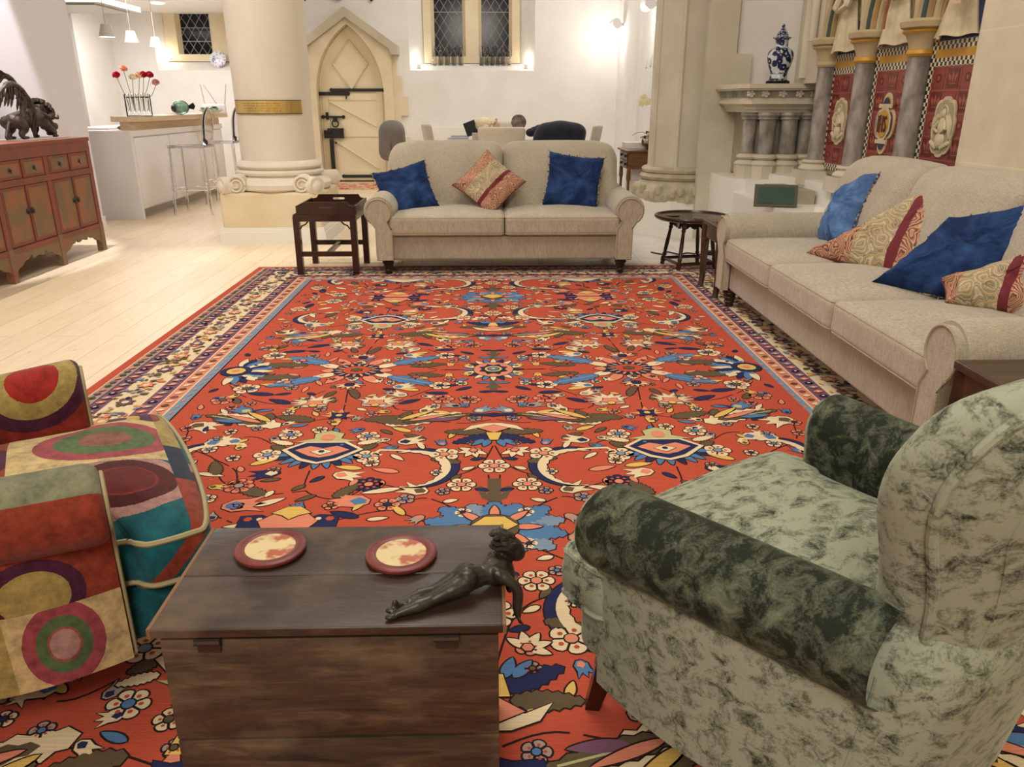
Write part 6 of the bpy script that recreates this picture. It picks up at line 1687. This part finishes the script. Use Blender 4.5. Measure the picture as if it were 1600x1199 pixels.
# ---------------------------------------------------------------- tiled arcade
AX = 2.56          # plane of the panels
CYS = [(6.22, 'attached column'), (5.58, ''), (4.88, '')]
m_chk = None
def checker():
    m, t, b = nt('mosaic_checker')
    ck = node(t, 'ShaderNodeTexChecker'); ck.inputs['Scale'].default_value = 46; ck.inputs[1].default_value = C4(S(214, 202, 172)); ck.inputs[2].default_value = C4(S(34, 34, 38))
    mp = node(t, 'ShaderNodeMapping'); mp.inputs['Location'].default_value = (.0051, .0, .0)
    tc = node(t, 'ShaderNodeTexCoord'); link(t, tc.outputs['Object'], mp.inputs['Vector']); link(t, mp.outputs[0], ck.inputs['Vector'])
    link(t, ck.outputs['Color'], b.inputs['Base Color']); b.inputs['Roughness'].default_value = .4
    return m
m_chk = checker()
m_tile = tile_mat('red_glazed_tiles', S(124, 48, 42), S(142, 60, 52), S(160, 92, 78), 1, 1, 0, .001, .3)
m_tred = M('red_glaze', S(140, 62, 54), .3, col2=S(122, 50, 45), scale=12); m_tlight = M('pale_red_glaze', S(156, 82, 70), .35); m_tdark = M('deep_red_glaze', S(96, 34, 32), .3)
m_cream = M('cream_plaster_relief', S(208, 196, 164), .7, col2=S(186, 172, 138), scale=12, bmp=.3, bscale=30)
m_ochre = M('ochre_wall_paint', S(170, 144, 94), .85, col2=S(146, 122, 82), scale=5)
m_navyp = M('navy_paint', S(44, 52, 88), .6)
m_sage = M('sage_mosaic', S(150, 142, 110), .6, col2=S(120, 112, 88), scale=20)
def yz(b, pts, h0, h1, m=0): b.prism([(y, z) for y, z in pts], h0, h1, m, axis='x')
def panel(n, yc, w, z0, z1, med, label):
    """tall red tile panel with a checker border and a medallion"""
    o = thing('tile_panel', label, 'tile panel', (AX, yc, 0), 0, 'red tile panels of the arcade')
    b = MB(); b.box(0, .13, -w / 2 - .09, w / 2 + .07, z0 - .08, z1 + .6); b.build('backing', m_sage, o)
    b = MB(); b.box(-.004, .0, -w / 2, w / 2, z0, z1)
    nx, nz = 3, 5; tw, th = w / nx, (z1 - z0) / nz
    for i in range(nx):
        for j in range(nz):
            y, z = -w / 2 + (i + .5) * tw, z0 + (j + .5) * th
            for (a0, a1, c0, c1) in ((-tw / 2, tw / 2, th / 2 - .006, th / 2), (tw / 2 - .005, tw / 2, -th / 2, th / 2)): b.box(-.006, -.004, y + a0, y + a1, z + c0, z + c1, 1)
            b.box(-.0055, -.004, y - tw * .40, y + tw * .40, z - th * .42, z + th * .40, 2 if (i + j) % 2 else 0)
            if (i + j) % 2:   # lily motif
                for dy in (-.22, 0, .22):
                    k = 1 if dy == 0 else .75
                    yz(b, [(y + dy * tw * .9 * k, z - th * .2), (y + dy * tw + .10 * tw, z + th * .05), (y + dy * tw * 1.3, z + th * .3 * k), (y + dy * tw - .10 * tw, z + th * .05)], -.0065, -.0055, 1)
                b.box(-.0065, -.0055, y - tw * .2, y + tw * .2, z - th * .26, z - th * .22, 1)
            else:
                yz(b, [(y + .2 * tw * cos(t), z + .2 * th * sin(t)) for t in np.linspace(0, 2 * pi, 13)[:-1]], -.0065, -.0055, 2)
                yz(b, [(y + .1 * tw * cos(t), z + .1 * th * sin(t)) for t in np.linspace(0, 2 * pi, 9)[:-1]], -.0072, -.0065, 1)
    b.build('tiles', [m_tred, m_tlight, m_tdark], o)
    b = MB(); e = .045
    b.box(-.008, .0, w / 2, w / 2 + e, z0 - e, z1 + .55); b.box(-.008, 0, -w / 2 - e, -w / 2, z0 - e, z1 + .55); b.box(-.008, 0, -w / 2, w / 2, z0 - e, z0)
    b.box(-.008, 0, -w / 2, w / 2, z1, z1 + .045); b.box(-.008, 0, -w / 2, w / 2, z1 + .09, z1 + .135)
    b.build('checker_border', m_chk, o)
    b = MB(); b.box(-.008, 0, -w / 2, w / 2, z1 + .045, z1 + .09); b.build('gold_band', m_gold, o)
    zc = (z0 + z1) / 2 - .01
    if med == 'ihs':
        def quat(s, r): 
            pts = []
            for k in range(48):
                a = 2 * pi * k / 48; q = max(abs(cos(a)), abs(sin(a))); rr = s * (.62 + .38 * abs(cos(2 * a)) ** .7)
                pts.append((rr * cos(a) * .78, zc + rr * sin(a) * 1.15))
            return pts
        b = MB(); yz(b, quat(.165, 0), -.016, -.006, 0); yz(b, quat(.148, 0), -.019, -.016, 1); yz(b, quat(.140, 0), -.022, -.019, 2)
        yz(b, [(.098 * cos(t), zc + .108 * sin(t)) for t in np.linspace(0, 2 * pi, 9)[:-1] + pi / 8], -.025, -.02, 0)
        yz(b, [(.075 * cos(t), zc + .085 * sin(t)) for t in np.linspace(0, 2 * pi, 25)[:-1]], -.03, -.024, 3)
        b.box(-.027, -.022, -.085, .085, zc + .098, zc + .122, 0); b.box(-.027, -.022, -.075, .075, zc - .122, zc - .098, 0)
        b.build('medallion', [m_cream, m_gold, m_navyp, m_gold], o)
        b = MB()   # IHS monogram in dark strokes; the panel is read from -x, so +y is to the left
        def st(p, q, r=.006): b.tube([(-.032, p[0], zc + p[1]), (-.032, q[0], zc + q[1])], r, 6)
        st((.05, -.05), (.05, .05)); st((.025, -.055), (.025, .055)); st((-.01, -.05), (-.01, .05)); st((.025, 0), (-.01, 0))
        b.tube([(-.032, y, zc + z) for y, z in ((-.055, .03), (-.045, .045), (-.033, .04), (-.03, .02), (-.042, 0), (-.055, -.02), (-.05, -.042), (-.036, -.046), (-.028, -.03))], .006, 6)
        b.build('monogram', M('dark_red_paint', S(84, 36, 26), .5), o)
    else:
        def quat(s):
            pts = []
            for k in range(64):
                a = 2 * pi * k / 64; rr = s * (.84 + .10 * abs(cos(4 * a)) ** .7 + .08 * abs(sin(2 * a)))
                pts.append((rr * cos(a) * .72, zc + rr * sin(a) * 1.02))
            return pts
        b = MB(); yz(b, quat(.17), -.016, -.006, 0); yz(b, quat(.152), -.018, -.016, 1)
        b.build('medallion', [m_cream, M('grey_olive_glaze', S(160, 150, 120), .4)], o)
        b = MB()   # small relief figure with wings / shield
        b.ball((-.02, .0, zc + .07), (.014, .022, .028), 10); b.tube([(-.018, .036 * cos(t), zc + .075 + .04 * sin(t)) for t in np.linspace(0, 2 * pi, 17)[:-1]], .004, 5, closed=True)
        b.ball((-.02, 0, zc + .0), (.018, .034, .055), 12); b.ball((-.02, 0, zc - .07), (.018, .045, .05), 12)
        for sg in (-1, 1):
            b.tube([(-.02, sg * .03, zc + .03), (-.03, sg * .055, zc - .01), (-.028, sg * .015, zc - .03)], [.013, .011, .009], 8)
            b.tube([(-.018, sg * .045, zc + .06), (-.018, sg * .075, zc + .02), (-.018, sg * .085, zc - .06)], [.016, .02, .006], 8)
            for k in range(4): b.ball((-.02, sg * (.03 + .018 * k), zc - .11 + .008 * k), (.012, .016, .014), 8)
        b.build('relief_figure', m_cream, o)
    # mosaic ground above with a robed figure
    b = MB(); b.box(-.006, 0, -w / 2, w / 2, z1 + .135, z1 + .34); b.build('upper_ground', m_navyp if n != 1 else m_sage, o)
    b = MB(); zb = z1 + .135
    def robe(u, v):
        a = pi * u - pi / 2; r = .17 * (1 - .62 * v ** .8) + .01 * (1 - v)
        f = 1 + .12 * sin(13 * u + n) * (1 - .4 * v) + .06 * sin(29 * u)
        return (-.006 - .09 * cos(a) * f * (1 - .4 * v), r * sin(a) * f - .02 * v * (n - 1) + .02, zb + .004 + .006 * (1 + sin(17 * u)) * (1 - v) + .36 * v)
    b.grid(robe, 40, 10); b.ball((-.05, .02, zb + .40), (.05, .07, .09), 14); b.ball((-.05, .02, zb + .52), (.045, .05, .065), 12)
    for sg in (-1, 1): b.tube([(-.06, .02 + sg * .07, zb + .42), (-.1, .02 + sg * .09, zb + .3), (-.11, .02 + sg * .02, zb + .28)], [.03, .028, .02], 8)
    b.build('robed_figure', m_cream, o)
    if n == 1:
        b = MB(); b.tube([(-.12, -.02, zb + .1), (-.12, -.03, zb + .42)], .005, 6); b.tube([(-.12, -.06, zb + .36), (-.12, .0, zb + .36)], .006, 6); b.build('red_cross', M('red_paint', S(150, 60, 50), .6), o)
    if n == 2:
        b = MB(); b.grid(lambda u, v: (-.12 - .01 * sin(3 * v), -.06 - .09 * u, zb + .16 + .34 * v), 4, 8); q = b.build('scroll', M('pink_scroll', S(206, 176, 150), .7), o)
        b = MB(); rn = random.Random(1)
        for k in range(6): b.tube([(-.128, -.075, zb + .22 + .04 * k), (-.128, -.10, zb + .235 + .04 * k), (-.128, -.085, zb + .245 + .04 * k)], .004, 5)
        b.build('scroll_marks', m_ink, q)
    return o
Z0, Z1 = .785, 1.41
panel(0, 5.945, .41, Z0, Z1, 'angel', 'red tile panel with pale angel medallion, next to the blue and white jar side')
panel(1, 5.245, .43, Z0, Z1, 'ihs', 'middle red tile panel with the blue and gold monogram medallion')
panel(2, 4.555, .43, Z0, Z1, 'shield', 'red tile panel with larger angel medallion, beside the ashlar wall')
m_stripe = M('stone_moulding', S(190, 174, 138), .85, col2=S(168, 152, 118), scale=5); m_teal = M('teal_paint', S(58, 80, 78), .7)
for k, (y, _) in enumerate(CYS):
    lb = ['grey marble arcade column nearest the blue and white jar', 'grey marble arcade column between the first and middle tile panels', 'grey marble arcade column between the middle and last tile panels'][k]
    zc = [1.47, 1.47, 1.475][k]
    o = thing('arcade_column', lb, 'column', (2.52, y, 0), 0, 'grey marble arcade columns'); r = .066
    b = MB(); b.lathe([(r, .80), (r, zc)], 24); b.build('shaft', m_marble, o)
    b = MB(); b.lathe([(r + .03, .80), (r + .035, .785), (r + .02, .77), (r + .05, .75), (r + .055, .735), (r + .045, .72)], 24); b.box(-.13, .2, -.13, .13, .62, .72); b.build('shaft_base', m_stone, o)
    b = MB(); b.lathe([(r + .006, zc - .005), (r + .016, zc + .01), (r + .012, zc + .03), (r + .005, zc + .035)], 24, m=0 if k == 0 else 1)
    b.lathe([(r + .004, zc + .03), (r + .008, zc + .06), (r + .03, zc + .11), (r + .045, zc + .125)], 24, m=0)
    b.lathe([(r + .045, zc + .12), (r + .052, zc + .13), (r + .045, zc + .14)], 24, m=0 if k == 0 else 1)
    b.lathe([(r + .04, zc + .14), (r + .065, zc + .15), (r + .072, zc + .18), (r + .06, zc + .195), (0, zc + .195)], 24, m=0)
    b.build('capital', [m_stripe, m_gold], o)
# pointed arches
spr = 1.66
def arch(n, y0, y1, label):
    o = thing('pointed_arch', label, 'arch', (0, 0, 0), 0, 'pointed arches of the arcade'); w = (y1 - y0) / 2; c = (y0 + y1) / 2
    for k, (dx, dr, r, m) in enumerate(((2.47, .0, .026, m_stripe), (2.49, .03, .018, m_teal), (2.51, .055, .024, m_ochre), (2.535, .09, .026, m_stripe), (2.555, .125, .02, m_ochre))):
        b = MB(); ww = w - dr
        R = 2 * ww
        pts = [(dx, c + sg_ * (ww - R + R * cos(a)), spr + R * sin(a)) for sg_, a in [(1, t) for t in np.linspace(0, pi / 3, 12)] + [(-1, t) for t in np.linspace(pi / 3, 0, 12)]]
        b.tube(pts, r, 8); b.build('moulding', m, o)
    b = MB(); b.tube([(2.56, c + sg_ * (w - .16 - 2 * (w - .16) + 2 * (w - .16) * cos(a)), spr + 2 * (w - .16) * sin(a)) for sg_, a in [(1, t) for t in np.linspace(0, pi / 3, 10)] + [(-1, t) for t in np.linspace(pi / 3, 0, 10)]], .014, 4); b.build('checker_band', m_chk, o)
arch(0, 5.58, 6.22, 'pointed stone arch over the first tile panel')
arch(1, 4.88, 5.58, 'pointed stone arch over the middle tile panel')
arch(2, 4.18, 4.88, 'pointed stone arch over the last tile panel')
b = MB(); b.box(2.50, 2.72, 6.35, 6.66, 1.36, 5.3); b.tube([(2.5, 6.62, 1.4), (2.5, 6.62, 5.3)], .045, 10); b.tube([(2.47, 6.45, 1.66), (2.47, 6.45, 5.3)], .03, 10); b.box(2.60, 2.72, 4.16, 6.4, 1.55, 5.3)
struct(b.build('trim_7', m_stone), 'moulded stone jamb at the left of the arcade')
b = MB(); b.box(2.44, 2.72, 4.15, 6.4, .5, .62); b.prism([(2.40, 6.4), (2.2, 6.4), (2.2, 5.9), (2.40, 5.85)], .5, .6); struct(b.build('trim_8', m_stonegrey), 'stone step under the arcade columns')
# things on the ledge
p = thing('framed_picture', 'small dark green framed picture lying on the ledge behind the right sofa', 'picture', (2.06, 5.72, .5), rad(-14))
b = MB(); T = Tm((0, 0, .07), rad(-20)); b.box(-.15, .15, -.01, .01, -.07, .09, 0, T); b.build('frame', M('grey_wood_frame', S(84, 80, 66), .6), p)
b = MB(); b.box(-.125, .125, -.013, -.009, -.05, .07, 0, T); b.build('green_panel', M('dark_green', S(40, 70, 58), .5), p)
b = MB(); b.box(-.1, .1, -.08, .08, 0, .05, 0, Tm((0, 0, 0), 0, 0, .4)); tag(b.build('paper_stack', m_paper, None, (2.32, 5.3, .5)), 'stack of white papers on the ledge behind the right sofa', 'papers')
# cable and adapter on the floor
b = MB(); b.tube([p[:3] for p in spline([(1.36, 6.62, .01), (1.45, 6.5, .012), (1.5, 6.62, .012), (1.58, 6.5, .012), (1.66, 6.58, .01), (1.75, 6.5, .012), (1.8, 6.52, .012)], 5)], .006, 6)
tag(b.build('power_cable', m_black), 'black power cable on the floor beside the pier', 'cable')
b = MB(); b.rbox((0, 0, .018), (.13, .06, .034), .006, n=2); tag(b.build('power_adapter', m_black, None, (1.84, 6.52, .004)), 'black power adapter on the floor behind the round table', 'adapter')
